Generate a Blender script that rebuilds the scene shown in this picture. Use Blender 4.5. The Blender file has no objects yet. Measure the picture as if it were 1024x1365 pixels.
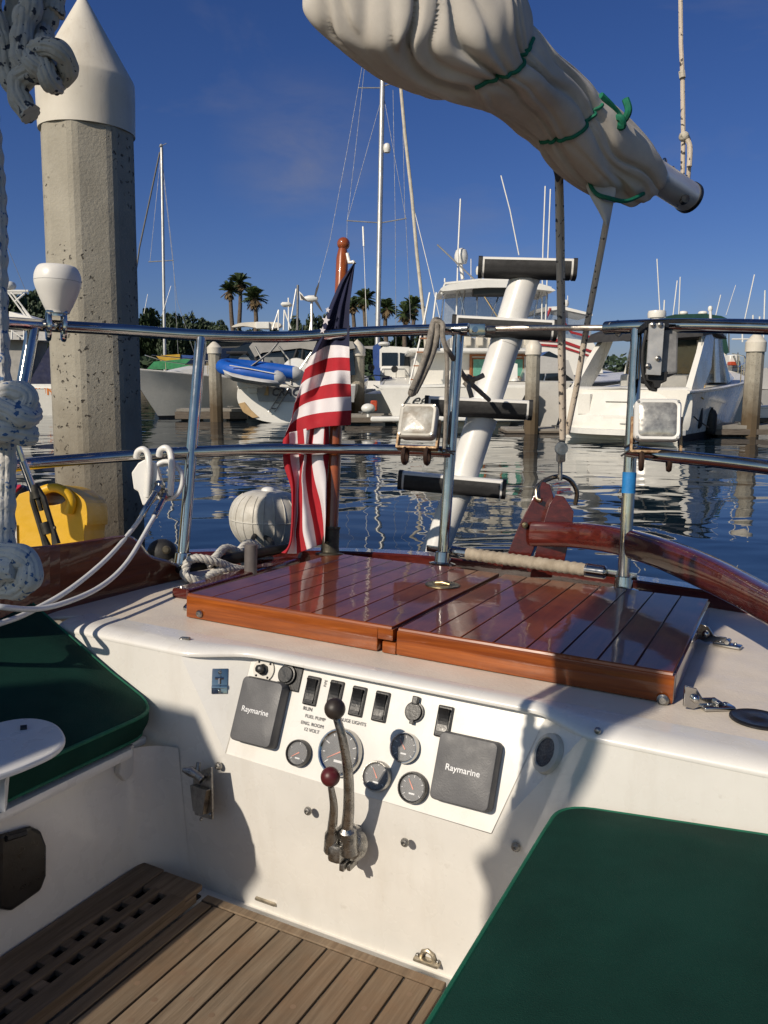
import bpy, bmesh, math, random
from mathutils import Vector, Matrix, noise
random.seed(11)
R=math.radians; PI=math.pi
V3=Vector
scene=bpy.context.scene
COL=scene.collection
# ---------------------------------------------------------------- camera geometry
FPX=1080.0; IW,IH=1024.0,1365.0; PITCH=R(9.333)
CAM=V3((0,0,1.6))
_rt=V3((1,0,0)); _fw=V3((0,math.cos(PITCH),-math.sin(PITCH))); _up=V3((0,math.sin(PITCH),math.cos(PITCH)))
def ray(x,y): return _rt*((x-IW/2)/FPX)+_up*((IH/2-y)/FPX)+_fw
def D(x,y,d): return CAM+ray(x,y)*d                     # point seen at a pixel, at a known distance
# own boat's frame: lateral, aft, up
BA=ray(1055,570).normalized(); BL=-ray(-1550,480); BL=(BL-BA*BL.dot(BA)).normalized(); BU=BL.cross(BA).normalized()
def W(l,a,u): return CAM+BL*l+BA*a+BU*u
def bl(P): q=P-CAM; return V3((q.dot(BL),q.dot(BA),q.dot(BU)))
def on(x,y,n,k): r=ray(x,y); return CAM+r*(k/n.dot(r))
def U(x,y,k): return on(x,y,BU,k)
def A(x,y,k): return on(x,y,BA,k)
def L(x,y,k): return on(x,y,BL,k)
def onp(x,y,p0,n): r=ray(x,y); return CAM+r*((p0-CAM).dot(n)/n.dot(r))
SUN_AZ=R(42); SUN_EL=R(34)     # azimuth of the shadow direction, clockwise from the view direction
sdir=V3((math.sin(SUN_AZ)*math.cos(SUN_EL),math.cos(SUN_AZ)*math.cos(SUN_EL),-math.sin(SUN_EL)))
def ground(x,y,z=0.0): r=ray(x,y); return CAM+r*((z-CAM.z)/r.z)
# ---------------------------------------------------------------- objects
MATS={}; MW={}
def Mof(p): return MW[p.name] if p is not None else Matrix.Identity(4)
def tag(o,label=None,cat=None,group=None,kind=None):
    if label: o['label']=label
    if cat: o['category']=cat
    if group: o['group']=group
    if kind: o['kind']=kind
    return o
def thing(name,label,cat,loc=(0,0,0),rot=None,group=None):
    o=bpy.data.objects.new(name,None); COL.objects.link(o); o.empty_display_size=.2
    M=Matrix.Translation(V3(loc))@(rot.to_4x4() if rot is not None else Matrix.Identity(4))
    o.matrix_world=M; MW[o.name]=M
    return tag(o,label,cat,group)
def copy_tree(o,M,parent=None):
    c=o.copy(); COL.objects.link(c)
    if parent is None: c.matrix_world=M
    else: c.parent=parent
    for ch in [x for x in bpy.data.objects if x.parent==o]: copy_tree(ch,None,c)
    return c
def basis(x,y,z): return Matrix((x,y,z)).transposed()
def orth(d,up=V3((0,0,1))):
    d=d.normalized(); s=d.cross(up)
    if s.length<1e-4: s=d.cross(V3((0,1,0)))
    s.normalize(); return d,s,s.cross(d)
class MB:
    def __init__(s): s.v=[];s.f=[];s.m=[];s.s=[]
    def add(s,vs,fs,m=0,sm=False):
        b=len(s.v); s.v+=[V3(p) for p in vs]
        for f in fs: s.f.append([b+i for i in f]); s.m.append(m); s.s.append(sm)
        return s
    def bm(s,b,M,m=0,sm=False):
        b.verts.index_update(); s.add([M@v.co for v in b.verts],[[v.index for v in f.verts] for f in b.faces],m,sm); b.free(); return s
    def box(s,c,h,ax=None,m=0,bev=0,seg=2,sm=None):
        ax=ax or (V3((1,0,0)),V3((0,1,0)),V3((0,0,1)))
        b=bmesh.new(); bmesh.ops.create_cube(b,size=2)
        for v in b.verts: v.co=V3((v.co.x*h[0],v.co.y*h[1],v.co.z*h[2]))
        if bev: bmesh.ops.bevel(b,geom=b.edges[:],offset=bev,segments=seg,profile=.6,affect='EDGES',clamp_overlap=True)
        M=Matrix.Translation(V3(c))@basis(*ax).to_4x4()
        return s.bm(b,M,m,(bev>=.03) if sm is None else sm)
    def tube(s,pts,r,seg=10,m=0,caps=True,closed=False,flat=None):
        pts=[V3(p) for p in pts]; n=len(pts); rs=r if isinstance(r,(list,tuple)) else [r]*n
        tg=[]
        for i in range(n):
            a=pts[(i-1)%n] if closed else pts[max(i-1,0)]; b=pts[(i+1)%n] if closed else pts[min(i+1,n-1)]
            t=b-a; tg.append(t.normalized() if t.length>1e-9 else V3((0,0,1)))
        nrm=tg[0].orthogonal().normalized() if flat is None else (flat-tg[0]*flat.dot(tg[0])).normalized()
        rings=[]
        for i in range(n):
            nrm=nrm-tg[i]*nrm.dot(tg[i])
            nrm.normalize(); bn=tg[i].cross(nrm)
            rings.append([pts[i]+(nrm*math.cos(2*PI*k/seg)+bn*math.sin(2*PI*k/seg))*rs[i] for k in range(seg)])
        vs=[p for q in rings for p in q]; fs=[]
        for i in range(n if closed else n-1):
            j=(i+1)%n
            for k in range(seg):
                k2=(k+1)%seg; fs.append([i*seg+k,i*seg+k2,j*seg+k2,j*seg+k])
        if caps and not closed: fs.append(list(range(seg))[::-1]); fs.append([(n-1)*seg+k for k in range(seg)])
        return s.add(vs,fs,m,True)
    def lathe(s,c,ax,prof,seg=24,m=0,sm=True,ang=None,cap=True):
        d,x,y=orth(V3(ax)); c=V3(c); vs=[];fs=[];n=len(prof)
        for r,h in prof:
            for k in range(seg):
                t=2*PI*k/seg; vs.append(c+d*h+(x*math.cos(t)+y*math.sin(t))*r)
        for i in range(n-1):
            for k in range(seg):
                k2=(k+1)%seg; fs.append([i*seg+k2,i*seg+k,(i+1)*seg+k,(i+1)*seg+k2])
        if cap:
            if prof[0][0]>1e-6: fs.append(list(range(seg)))
            if prof[-1][0]>1e-6: fs.append([(n-1)*seg+k for k in range(seg)][::-1])
        return s.add(vs,fs,m,sm)
    def ball(s,c,r,m=0,sc=(1,1,1),ax=None,seg=16):
        b=bmesh.new(); bmesh.ops.create_uvsphere(b,u_segments=seg,v_segments=seg//2+2,radius=1)
        for v in b.verts: v.co=V3((v.co.x*r*sc[0],v.co.y*r*sc[1],v.co.z*r*sc[2]))
        M=Matrix.Translation(V3(c))
        if ax: M=M@basis(*ax).to_4x4()
        return s.bm(b,M,m,True)
    def prism(s,pts,vec,m=0,sm=False):
        pts=[V3(p) for p in pts]; n=len(pts); vec=V3(vec)
        nn=V3((0,0,0))
        for i in range(n): nn+=pts[i].cross(pts[(i+1)%n])
        if nn.dot(vec)>0: pts=pts[::-1]
        vs=pts+[p+vec for p in pts]
        fs=[list(range(n)),list(range(2*n-1,n-1,-1))]
        for i in range(n): j=(i+1)%n; fs.append([j,i,n+i,n+j])
        return s.add(vs,fs,m,sm)
    def grid(s,rows,m=0,sm=True,closed=False,mf=None):
        nr=len(rows);nc=len(rows[0]); base=len(s.v)
        s.v+=[V3(p) for r in rows for p in r]
        for i in range(nr-1):
            for j in range(nc if closed else nc-1):
                k=(j+1)%nc
                s.f.append([base+i*nc+j,base+i*nc+k,base+(i+1)*nc+k,base+(i+1)*nc+j]); s.m.append(mf(i,j) if mf else m); s.s.append(sm)
        return s
    def build(s,name,mats,parent=None,label=None,cat=None,group=None,kind=None,local=False,solid=0,subd=0,bevel=0,soft=False):
        me=bpy.data.meshes.new(name)
        vs=s.v
        if parent is not None and not local:
            Mi=Mof(parent).inverted(); vs=[Mi@p for p in vs]
        me.from_pydata([tuple(p) for p in vs],[],s.f)
        if not isinstance(mats,(list,tuple)): mats=[mats]
        for m in mats: me.materials.append(m)
        me.polygons.foreach_set('material_index',s.m); me.polygons.foreach_set('use_smooth',s.s); me.update()
        if any(s.s) and not soft: me.set_sharp_from_angle(angle=R(38))
        o=bpy.data.objects.new(name,me); COL.objects.link(o)
        if parent is not None: o.parent=parent; MW[o.name]=Mof(parent)
        else: MW[o.name]=Matrix.Identity(4)
        if solid:
            q=o.modifiers.new('t','SOLIDIFY'); q.thickness=solid; q.offset=0
        if bevel:
            q=o.modifiers.new('b','BEVEL'); q.width=bevel; q.segments=2; q.limit_method='ANGLE'
        if subd:
            q=o.modifiers.new('s','SUBSURF'); q.levels=subd; q.render_levels=subd
        return tag(o,label,cat,group,kind)
def braid(mb,pts,r,m=0,seg=30,n=5):
    pts=[V3(p) for p in pts]; acc=[0]
    for i in range(1,len(pts)): acc.append(acc[-1]+(pts[i]-pts[i-1]).length)
    st=r*.16; N=max(6,int(acc[-1]/st)); j=0; cen=[]
    for k in range(N+1):
        t=acc[-1]*k/N
        while j<len(pts)-2 and acc[j+1]<t: j+=1
        cen.append(pts[j].lerp(pts[j+1],(t-acc[j])/max(1e-9,acc[j+1]-acc[j])))
    b0=len(mb.v); mb.tube(cen,r,seg,m)
    for k in range(N+1):
        ph=k*2*PI/12.0
        for q in range(seg):
            t=2*PI*q/seg*n; i=b0+k*seg+q; h=math.sin(t+ph*.5)*math.sin(t-ph*.5)
            mb.v[i]=cen[k]+(mb.v[i]-cen[k])*(1+.14*h+.02*noise.noise(V3((k*.05,q*.2,0))))
    return mb
def spline(pts,n=8,closed=False):
    pts=[tuple(p) for p in pts]; N=len(pts); out=[]; d=len(pts[0])
    rng=range(N if closed else N-1)
    for i in rng:
        g=(lambda k: pts[k%N]) if closed else (lambda k: pts[min(max(k,0),N-1)])
        p0,p1,p2,p3=g(i-1),g(i),g(i+1),g(i+2)
        for k in range(n):
            t=k/n; out.append(tuple(.5*((2*p1[q])+(-p0[q]+p2[q])*t+(2*p0[q]-5*p1[q]+4*p2[q]-p3[q])*t*t+(-p0[q]+3*p1[q]-3*p2[q]+p3[q])*t**3) for q in range(d)))
    if not closed: out.append(pts[-1])
    return out
def dpath(pts,n=6): return [D(*p) for p in spline(pts,n)]
def twist(mb,pts,r,m=0,turn=.045,strands=3,seg=6):
    pts=[V3(p) for p in pts]; acc=[0]
    for i in range(1,len(pts)): acc.append(acc[-1]+(pts[i]-pts[i-1]).length)
    N=max(8,int(acc[-1]/turn*7)); nrm=None; cen=[];nb=[];j=0
    for k in range(N+1):
        t=acc[-1]*k/N
        while j<len(pts)-2 and acc[j+1]<t: j+=1
        q=(t-acc[j])/max(1e-9,acc[j+1]-acc[j]); c=pts[j].lerp(pts[j+1],q); tg=(pts[j+1]-pts[j]).normalized()
        nrm=tg.orthogonal().normalized() if nrm is None else (nrm-tg*nrm.dot(tg)).normalized()
        cen.append((c,nrm.copy(),tg.cross(nrm),t))
    for s in range(strands):
        mb.tube([c+(n*math.cos(2*PI*(t/turn+s/strands))+b*math.sin(2*PI*(t/turn+s/strands)))*r*.52 for c,n,b,t in cen],r*.56,seg,m)
    return mb
def text(s,size,o,x,y,m,parent,name='lettering',bold=0.0,shear=0,sx=1.0,ext=.0006,label=None):
    cu=bpy.data.curves.new('t','FONT'); cu.body=s; cu.size=size; cu.align_x='CENTER'; cu.align_y='CENTER'; cu.extrude=ext; cu.offset=bold*size; cu.shear=shear; cu.resolution_u=3
    ob=bpy.data.objects.new('t',cu); COL.objects.link(ob)
    bpy.context.view_layer.update()
    me=bpy.data.meshes.new_from_object(ob.evaluated_get(bpy.context.evaluated_depsgraph_get()))
    bpy.data.objects.remove(ob); bpy.data.curves.remove(cu)
    x=x.normalized(); z=x.cross(y).normalized(); y=z.cross(x)
    mb=MB(); mb.add([V3(o)+x*v.co.x*sx+y*v.co.y+z*v.co.z for v in me.vertices],[list(p.vertices) for p in me.polygons])
    bpy.data.meshes.remove(me)
    return mb.build(name,m,parent,label=label)
# ---------------------------------------------------------------- materials
def nt(name):
    m=bpy.data.materials.new(name); m.use_nodes=True; t=m.node_tree; t.nodes.clear()
    out=t.nodes.new('ShaderNodeOutputMaterial'); b=t.nodes.new('ShaderNodeBsdfPrincipled'); t.links.new(b.outputs[0],out.inputs[0]); MATS[name]=m
    return m,t,b
def nd(t,k,**kw):
    n=t.nodes.new('ShaderNode'+k)
    for a,b in kw.items(): setattr(n,a,b)
    return n
def noisen(t,vec,scale,detail=4,rough=.55,dist=0):
    n=nd(t,'TexNoise'); n.inputs['Scale'].default_value=scale; n.inputs['Detail'].default_value=detail; n.inputs['Roughness'].default_value=rough; n.inputs['Distortion'].default_value=dist
    if vec is not None: t.links.new(vec,n.inputs['Vector'])
    return n.outputs[0]
def ramp(t,fac,stops):
    r=nd(t,'ValToRGB'); e=r.color_ramp.elements
    while len(e)<len(stops): e.new(.5)
    for i,(p,c) in enumerate(stops): e[i].position=p; e[i].color=(c[0],c[1],c[2],1) if isinstance(c,(tuple,list)) else (c,c,c,1)
    t.links.new(fac,r.inputs[0]); return r.outputs[0]
def mixc(t,fac,a,b,mode='MIX'):
    n=nd(t,'Mix',data_type='RGBA',blend_type=mode)
    for s,v in ((n.inputs[0],fac),(n.inputs[6],a),(n.inputs[7],b)):
        if isinstance(v,bpy.types.NodeSocket): t.links.new(v,s)
        elif isinstance(v,(tuple,list)): s.default_value=(v[0],v[1],v[2],1)
        else: s.default_value=v
    return n.outputs[2]
def vmap(t,scale=(1,1,1),rot=(0,0,0),src='Object'):
    tc=nd(t,'TexCoord'); mp=nd(t,'Mapping'); mp.inputs['Scale'].default_value=scale; mp.inputs['Rotation'].default_value=rot
    t.links.new(tc.outputs[src],mp.inputs[0]); return mp.outputs[0]
def bump(t,b,h,dist=.002,strength=1.0):
    n=nd(t,'Bump'); n.inputs['Strength'].default_value=strength; n.inputs['Distance'].default_value=dist; t.links.new(h,n.inputs['Height']); t.links.new(n.outputs[0],b.inputs['Normal'])
def c3(h):
    f=lambda v: v/12.92 if v<=.04045 else ((v+.055)/1.055)**2.4
    return tuple(f(int(h[i:i+2],16)/255) for i in (0,2,4))
def mk(name,col,rough=.5,metal=0,var=.12,vs=6,bmp=0,bs=60,coat=0,col2=None,lo=.35,hi=.65,rv=.1,spec=.5,sheen=0,alpha=1,trans=0,emit=None,scl=(1,1,1),grime=0):
    if name in MATS: return MATS[name]
    m,t,b=nt(name); v=vmap(t,scl)
    n=noisen(t,v,vs,5,.6)
    c2=col2 or tuple(c*(1-var) for c in col); c1=tuple(min(1,c*(1+var*.6)) for c in col) if col2 is None else col
    t.links.new(ramp(t,n,[(lo,c2),(hi,c1)]),b.inputs['Base Color'])
    if rv:
        r=nd(t,'MapRange'); r.inputs[1].default_value=.3; r.inputs[2].default_value=.7; r.inputs[3].default_value=max(0,rough-rv); r.inputs[4].default_value=min(1,rough+rv)
        t.links.new(noisen(t,v,vs*2.7,3),r.inputs[0]); t.links.new(r.outputs[0],b.inputs['Roughness'])
    else: b.inputs['Roughness'].default_value=rough
    b.inputs['Metallic'].default_value=metal; b.inputs['Coat Weight'].default_value=coat; b.inputs['Coat Roughness'].default_value=.04
    b.inputs['Specular IOR Level'].default_value=spec
    if sheen: b.inputs['Sheen Weight'].default_value=sheen
    if trans: b.inputs['Transmission Weight'].default_value=trans
    if alpha<1: b.inputs['Alpha'].default_value=alpha
    if grime:
        base=b.inputs['Base Color'].links[0].from_socket
        g=noisen(t,vmap(t,(9,9,1.3)),1.6,5,.7); g2=noisen(t,vmap(t),55,2,.5)
        c_=mixc(t,ramp(t,g,[(.52,0.0),(.80,grime)]),base,(.40,.33,.24)); c_=mixc(t,ramp(t,g2,[(.70,0.0),(.78,grime*.8)]),c_,(.30,.26,.21))
        t.links.new(c_,b.inputs['Base Color'])
    if bmp: bump(t,b,noisen(t,v,bs,4,.6),bmp)
    return m
def wood(name,c1,c2,axis='Y',coat=0,rough=.4,scale=1.0,bmp=.0004,island=.25,stain=None):
    m,t,b=nt(name)
    s={'X':(.06,1,1),'Y':(1,.06,1),'Z':(1,1,.06)}[axis]
    v=vmap(t,tuple(q*scale for q in s))
    g=noisen(t,v,38,6,.62,1.2); w=noisen(t,v,150,3,.6)
    col=ramp(t,g,[(.32,c2),(.5,tuple((x+y)/2 for x,y in zip(c1,c2))),(.68,c1)])
    col=mixc(t,ramp(t,w,[(.35,0.0),(.75,.5)]),col,tuple(q*.55 for q in c2))
    geo=nd(t,'NewGeometry')
    col=mixc(t,1.0,col,ramp(t,geo.outputs['Random Per Island'],[(0,1-island),(1,1.0)]),'MULTIPLY')
    if stain: col=mixc(t,ramp(t,noisen(t,vmap(t),7,5,.65),[(.42,0.0),(.7,.7)]),col,stain)
    t.links.new(col,b.inputs['Base Color']); b.inputs['Roughness'].default_value=rough
    b.inputs['Coat Weight'].default_value=coat; b.inputs['Coat Roughness'].default_value=.035; b.inputs['Specular IOR Level'].default_value=.25
    bump(t,b,w,bmp)
    if coat:
        bn=nd(t,'Bump'); bn.inputs['Distance'].default_value=.0012; bn.inputs['Strength'].default_value=.35; t.links.new(noisen(t,vmap(t),22,3,.5),bn.inputs['Height']); t.links.new(bn.outputs[0],b.inputs['Coat Normal'])
    return m
def ropem(name,base,fleck,amount=.62,scale=45):
    m,t,b=nt(name); v=vmap(t)
    n=noisen(t,v,scale,2,.5); k=ramp(t,n,[(amount,0.0),(amount+.03,1.0)])
    base_c=mixc(t,ramp(t,noisen(t,v,12,4),[(.3,0.0),(.8,.5)]),base,tuple(q*.6 for q in base))
    t.links.new(mixc(t,k,base_c,fleck),b.inputs['Base Color']); b.inputs['Roughness'].default_value=.85
    wv=nd(t,'TexVoronoi'); wv.inputs['Scale'].default_value=260; t.links.new(v,wv.inputs['Vector'])
    bump(t,b,wv.outputs['Distance'],.0006)
    return m
GEL=mk('gelcoat white',(.75,.73,.685),.28,0,.05,5,.0006,6,coat=.3,rv=.06,grime=.2)
GELP=mk('gelcoat panel white',(.76,.74,.69),.25,0,.04,3,.0004,8,coat=.25,rv=.05)
GELD=mk('gelcoat painted wall',(.62,.60,.56),.5,0,.1,4,.0008,30,rv=.08)
NONSKID=mk('cream deck paint',(.74,.66,.555),.42,0,.10,5,.0008,170,rv=.14)
STEEL=mk('polished stainless steel',(.52,.51,.49),.11,1,.2,9,.0002,30,rv=.08)
STEELD=mk('dull steel',(.36,.35,.33),.36,1,.35,40,.0006,200,rv=.12)
BRONZE=mk('old bronze',(.30,.24,.14),.38,1,.4,30,.0005,150)
CAST=mk('worn cast aluminium',(.42,.41,.39),.33,1,.35,45,.0012,120,rv=.15)
RUST=mk('rusty bracket',(.42,.30,.18),.6,.6,.6,60,.001,160,col2=(.16,.08,.04))
BLACKP=mk('black plastic',(.012,.012,.013),.35,0,.3,20,.0003,200,rv=.1)
RUBBER=mk('black rubber',(.016,.016,.017),.65,0,.4,25,.0008,200)
GREYP=mk('grey moulded plastic',(.085,.085,.09),.5,0,.18,9,.0004,350,rv=.1)
WHITEP=mk('white plastic',(.72,.71,.68),.32,0,.07,8,.0003,60)
OLDWHITE=mk('weathered white plastic',(.60,.58,.53),.48,0,.18,14,.0009,70,col2=(.45,.42,.36))
LENS=mk('clouded lens',(.45,.44,.40),.3,0,.3,25,.0008,60,coat=.6,col2=(.26,.22,.17))
GREENC=mk('green canvas',(.0065,.040,.029),.95,0,.22,5,.0012,600,spec=.15)
PIPING=mk('green piping',(.004,.115,.062),.8,0,.2,30,.0006,300)
TEAKV=wood('varnished teak front',(.40,.105,.016),(.20,.043,.007),'X',.7,.3,island=.1)
TEAKT=wood('dark varnished teak top',(.20,.042,.014),(.105,.019,.008),'Y',.5,.4,island=.22,stain=(.24,.062,.018))
TEAKW=wood('weathered teak',(.32,.245,.17),(.18,.132,.088),'Y',0,.75,bmp=.0016,island=.33,stain=(.21,.13,.075))
TEAKG=wood('grey teak grating wood',(.25,.185,.13),(.13,.095,.065),'Y',0,.8,bmp=.0016,island=.3)
MAHOG=wood('red varnished mahogany',(.125,.019,.012),(.055,.008,.006),'X',1,.25,island=.1)
COAMW=wood('varnished coaming wood',(.17,.042,.014),(.09,.02,.008),'Y',.6,.35,island=.1)
STAFFW=wood('varnished staff wood',(.40,.105,.025),(.26,.055,.014),'Z',1,.3,island=.1)
CAULK=mk('black caulking',(.010,.009,.009),.55)
CANVAS=mk('weathered sailcloth',(.55,.51,.455),.85,0,.1,7,.0006,500,col2=(.45,.41,.36))
ALU=mk('boom aluminium',(.62,.63,.64),.35,.6,.12,7)
TIE=mk('green sail tie',(.0,.13,.07),.7,0,.3,40,.0006,300)
YELLOW=mk('yellow polyethylene',(.70,.40,.010),.42,0,.1,6,.0008,50)
REDP=mk('red plastic',(.5,.02,.03),.4)
BLUET=mk('blue masking tape',(.012,.18,.47),.6,0,.2,30,.0006,120)
ROPEB=ropem('white rope blue fleck',(.58,.56,.52),(.05,.12,.26),.62,170)
ROPEM=ropem('tan rope dark fleck',(.56,.48,.39),(.05,.045,.045),.6,70)
ROPEG=mk('grey rope',(.24,.215,.185),.9,0,.35,60,.0025,300)
ROPEW=mk('white laid rope',(.55,.53,.48),.85,0,.25,40,.0015,300)
VINYL=mk('white vinyl wire cover',(.66,.66,.64),.32,0,.08,10)
WRAP=mk('worn twine wrap',(.40,.34,.26),.9,0,.3,30,.0016,260,col2=(.28,.23,.17))
FWHITE=mk('flag white cloth',(.66,.62,.64),.9,0,.05,10,.0005,500)
FRED=mk('flag red cloth',(.37,.012,.022),.9,0,.12,10,.0005,500)
BRONZED=mk('dark old bronze',(.07,.062,.045),.5,.6,.5,25,.0006,120)
FNAVY=mk('flag navy cloth',(.012,.014,.045),.9,0,.15,10,.0005,500)
INK=mk('print ink',(.06,.06,.065),.6); INKW=mk('white print',(.75,.75,.75),.5)
DIAL=mk('black dial',(.02,.022,.026),.35,0,.2,10)
GLASSD=mk('dial glass',(.9,.9,.9),.05,alpha=.18,rv=0,spec=.6)
NEEDLE=mk('orange needle',(.75,.16,.06),.4)
# concrete of the piles
def concrete():
    m,t,b=nt('pitted concrete'); v=vmap(t)
    c=ramp(t,noisen(t,v,2.2,6,.65),[(.3,(.265,.24,.19)),(.7,(.40,.37,.305))])
    vo=nd(t,'TexVoronoi'); vo.inputs['Scale'].default_value=27; vo.inputs['Randomness'].default_value=1
    vv=nd(t,'VectorMath',operation='ADD'); t.links.new(v,vv.inputs[0])
    nz=nd(t,'TexNoise'); nz.inputs['Scale'].default_value=40; t.links.new(v,nz.inputs[0])
    sc=nd(t,'VectorMath',operation='SCALE'); sc.inputs['Scale'].default_value=.06; t.links.new(nz.outputs[1],sc.inputs[0]); t.links.new(sc.outputs[0],vv.inputs[1]); t.links.new(vv.outputs[0],vo.inputs['Vector'])
    pit=ramp(t,vo.outputs['Distance'],[(.15,1.0),(.24,0.0)])
    gate=ramp(t,noisen(t,v,3.2,3),[(.46,0.0),(.53,1.0)])
    pg=nd(t,'Math',operation='MULTIPLY'); t.links.new(pit,pg.inputs[0]); t.links.new(gate,pg.inputs[1])
    c=mixc(t,pg.outputs[0],c,(.07,.06,.05))
    # tide stain towards the water, by height above it
    sx=nd(t,'SeparateXYZ'); t.links.new(v,sx.inputs[0])
    h=nd(t,'Math',operation='MULTIPLY_ADD'); h.inputs[1].default_value=.4; t.links.new(sx.outputs[2],h.inputs[0])
    nn=nd(t,'Math',operation='MULTIPLY'); nn.inputs[1].default_value=.36; t.links.new(noisen(t,v,5,4),nn.inputs[0]); t.links.new(nn.outputs[0],h.inputs[2])
    st=ramp(t,h.outputs[0],[(.40,1.0),(.86,0.0)]); c=mixc(t,st,c,(.10,.07,.04))
    st2=ramp(t,h.outputs[0],[(.0,0.0),(.4,0.0)]); 
    t.links.new(c,b.inputs['Base Color']); b.inputs['Roughness'].default_value=.9
    hh=nd(t,'Math',operation='MULTIPLY_ADD'); hh.inputs[1].default_value=-1.0; t.links.new(pg.outputs[0],hh.inputs[0]); 
    q=nd(t,'Math',operation='MULTIPLY'); q.inputs[1].default_value=.5; t.links.new(noisen(t,v,60,6,.7),q.inputs[0]); t.links.new(q.outputs[0],hh.inputs[2])
    bump(t,b,hh.outputs[0],.008)
    return m
CONC=concrete()
PVC=mk('white pile cap plastic',(.66,.62,.54),.5,0,.12,2.5,.001,20,col2=(.58,.53,.44),grime=.45)
# ================================================================ own sailboat: cockpit, stern deck and rig fittings
UD=-.502; US=-1.027; AW=1.297; UH=-.443
boatM=basis(BL,BA,BU)
BOAT=thing('sailboat','white sailboat cockpit and stern with varnished teak hatches and polished tubular stern rail','sailboat',W(-.75,1.3,-1.1),boatM)
AX=(BL,BA,BU)
# --- deck: slab with a rounded front edge
def deck_outline():
    return [(-1.46,AW),(0.62,AW),(.62,2.0),(.25,2.30),(-.2,2.44),(-.75,2.50),(-1.2,2.42),(-1.6,2.16),(-1.9,1.80),(-1.98,1.5),(-2.0,1.2),(-1.64,1.2)]
mb=MB(); o2=[(l,a+.088 if abs(a-AW)<1e-6 else a) for l,a in deck_outline()]; mb.prism([W(l,a,UD) for l,a in o2],BU*-.010)
mb.build('deck',NONSKID,BOAT,bevel=.004)
mb=MB(); nose=[(-1.47,AW+.004)]+[(-1.47+2.09*i/160,AW+.004) for i in range(1,161)]
rows=[]
for l,a in nose:
    k=max(0,min(1,(l+1.115)/.16)); k=k*k*(3-2*k); k2=1-max(0,min(1,(l+.35)/.09)); k*=k2
    fr=AW-.002+.056*k; st=.048+.032*k; dz=.017-.006*k; zb=.0185-.006*k
    rows.append([W(l,AW+.10,UD+.0012),W(l,AW+st+.002,UD+.0025)]+[W(l,AW+st-(AW+st-fr)*math.sin(t),UD+.0025-dz*(1-math.cos(t))) for t in [PI/2*j/8 for j in range(1,9)]]+[W(l,fr+.001,UD-zb),W(l,fr+.006,UD-zb-.0025),W(l,AW+.11,UD-zb-.0025)])
mb.grid(rows); mb.build('deck_edge',GEL,BOAT)
# hull shell down to the water
mb=MB(); hl=[(.62,-.6),(.9,.8),(.75,1.6),(.62,2.0),(.25,2.30),(-.2,2.44),(-.75,2.50),(-1.2,2.42),(-1.6,2.16),(-1.9,1.80),(-2.1,1.2),(-2.3,.2),(-2.35,-.8)]
def dw(l,a,k): return ((l+.75)*k-.75, (a-.2)*(1-(1-k)*.5)+.2)
rows=[[W(*dw(l,a,k),UD-.012-h) for l,a in hl] for k,h in ((1,.0),(.99,.25),(.93,.6),(.8,1.0),(.5,1.35))]
mb.grid(rows); mb.build('hull',GEL,BOAT)
# --- cockpit walls
PB0=W(-.7,AW,-.716); PVd=(BA*.086+BU*.214).normalized(); PN=PVd.cross(BL).normalized()   # instrument panel plane
if PN.dot(BA)>0: PN=-PN
def Pn(x,y,off=0.0): return onp(x,y,PB0+PN*off,PN)
mb=MB()
def aw(x,y): return A(x,y,AW)
LWL=-1.204; RWL=-.483
# recess outline on the wall (pixels)
rA=aw(240,868); rB=aw(300,1004); rC=aw(655,1112); rD=aw(776,985)
top_l=W(-1.47,AW,UD-.012); top_r=W(.62,AW,UD-.012)
tl=bl(rA); rAu=W(tl.x,AW,UD-.016); tr=bl(rD); rDu=W(tr.x,AW,UD-.016)
WB=AW+.045; botl=W(LWL-.35,WB,US-.03); botr=W(.62,WB,US-.03)
WN=((WB-AW)*BU+( -.716-(US-.03))*-BA).normalized(); WP=W(-.7,AW,-.716)
def aw2(x,y,off=0): return onp(x,y,WP+WN*off,WN)
mb.add([top_l,rAu,rB,botl],[(0,1,2,3)][:1])
mb.add([rB,rC,botr,botl],[(0,1,2,3)])
mb.add([rDu,top_r,botr,rC],[(0,1,2,3)])
# recess: panel face is a separate part; side facets + top
pT_=lambda x,y: W(bl(Pn(x,y)).x,AW+.086*(.716-.518)/.214,-.518)
pTL=pT_(336,878); pTR=pT_(729,957); pBL=Pn(301,1005); pBR=Pn(655,1111)
mb.add([rAu,rB,pTL],[(0,1,2)])
mb.add([rDu,pTR,rC],[(0,1,2)])
# left seat front, with a rounded inside corner, and its seat top
seat=[]
cr=.09
pts=[(LWL,-.9),(LWL,.4),(LWL,AW-cr)]+[(LWL+cr-cr*math.cos(t),AW-cr+cr*math.sin(t)) for t in [PI/2*k/6 for k in range(1,7)]]
mb.grid([[W(l,a,-.725+.0) for l,a in pts],[W(l,a+.045*max(0,(a-.9)/(AW-.9)),US-.03) for l,a in pts]])
mb.grid([[W(l,a,h) for l,a in pts] for h in (-.5,-.725)][:1]*1+[[W(l,a,-.725) for l,a in pts]]) if False else None
# seat slab and lip
mb.box(W(-1.62,.16,-.7175),(.455,1.06,.0105),AX,0,.008)
mb.prism([W(-1.16,AW-.002,-.712),W(-2.05,AW-.002,-.712),W(-2.05,AW-.002,-.45),W(-1.46,AW-.002,-.50)],BA*-.001) if False else None
mb.box(W(-1.56,1.262,-.725),(.36,.034,.009),AX,0,.006)
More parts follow.
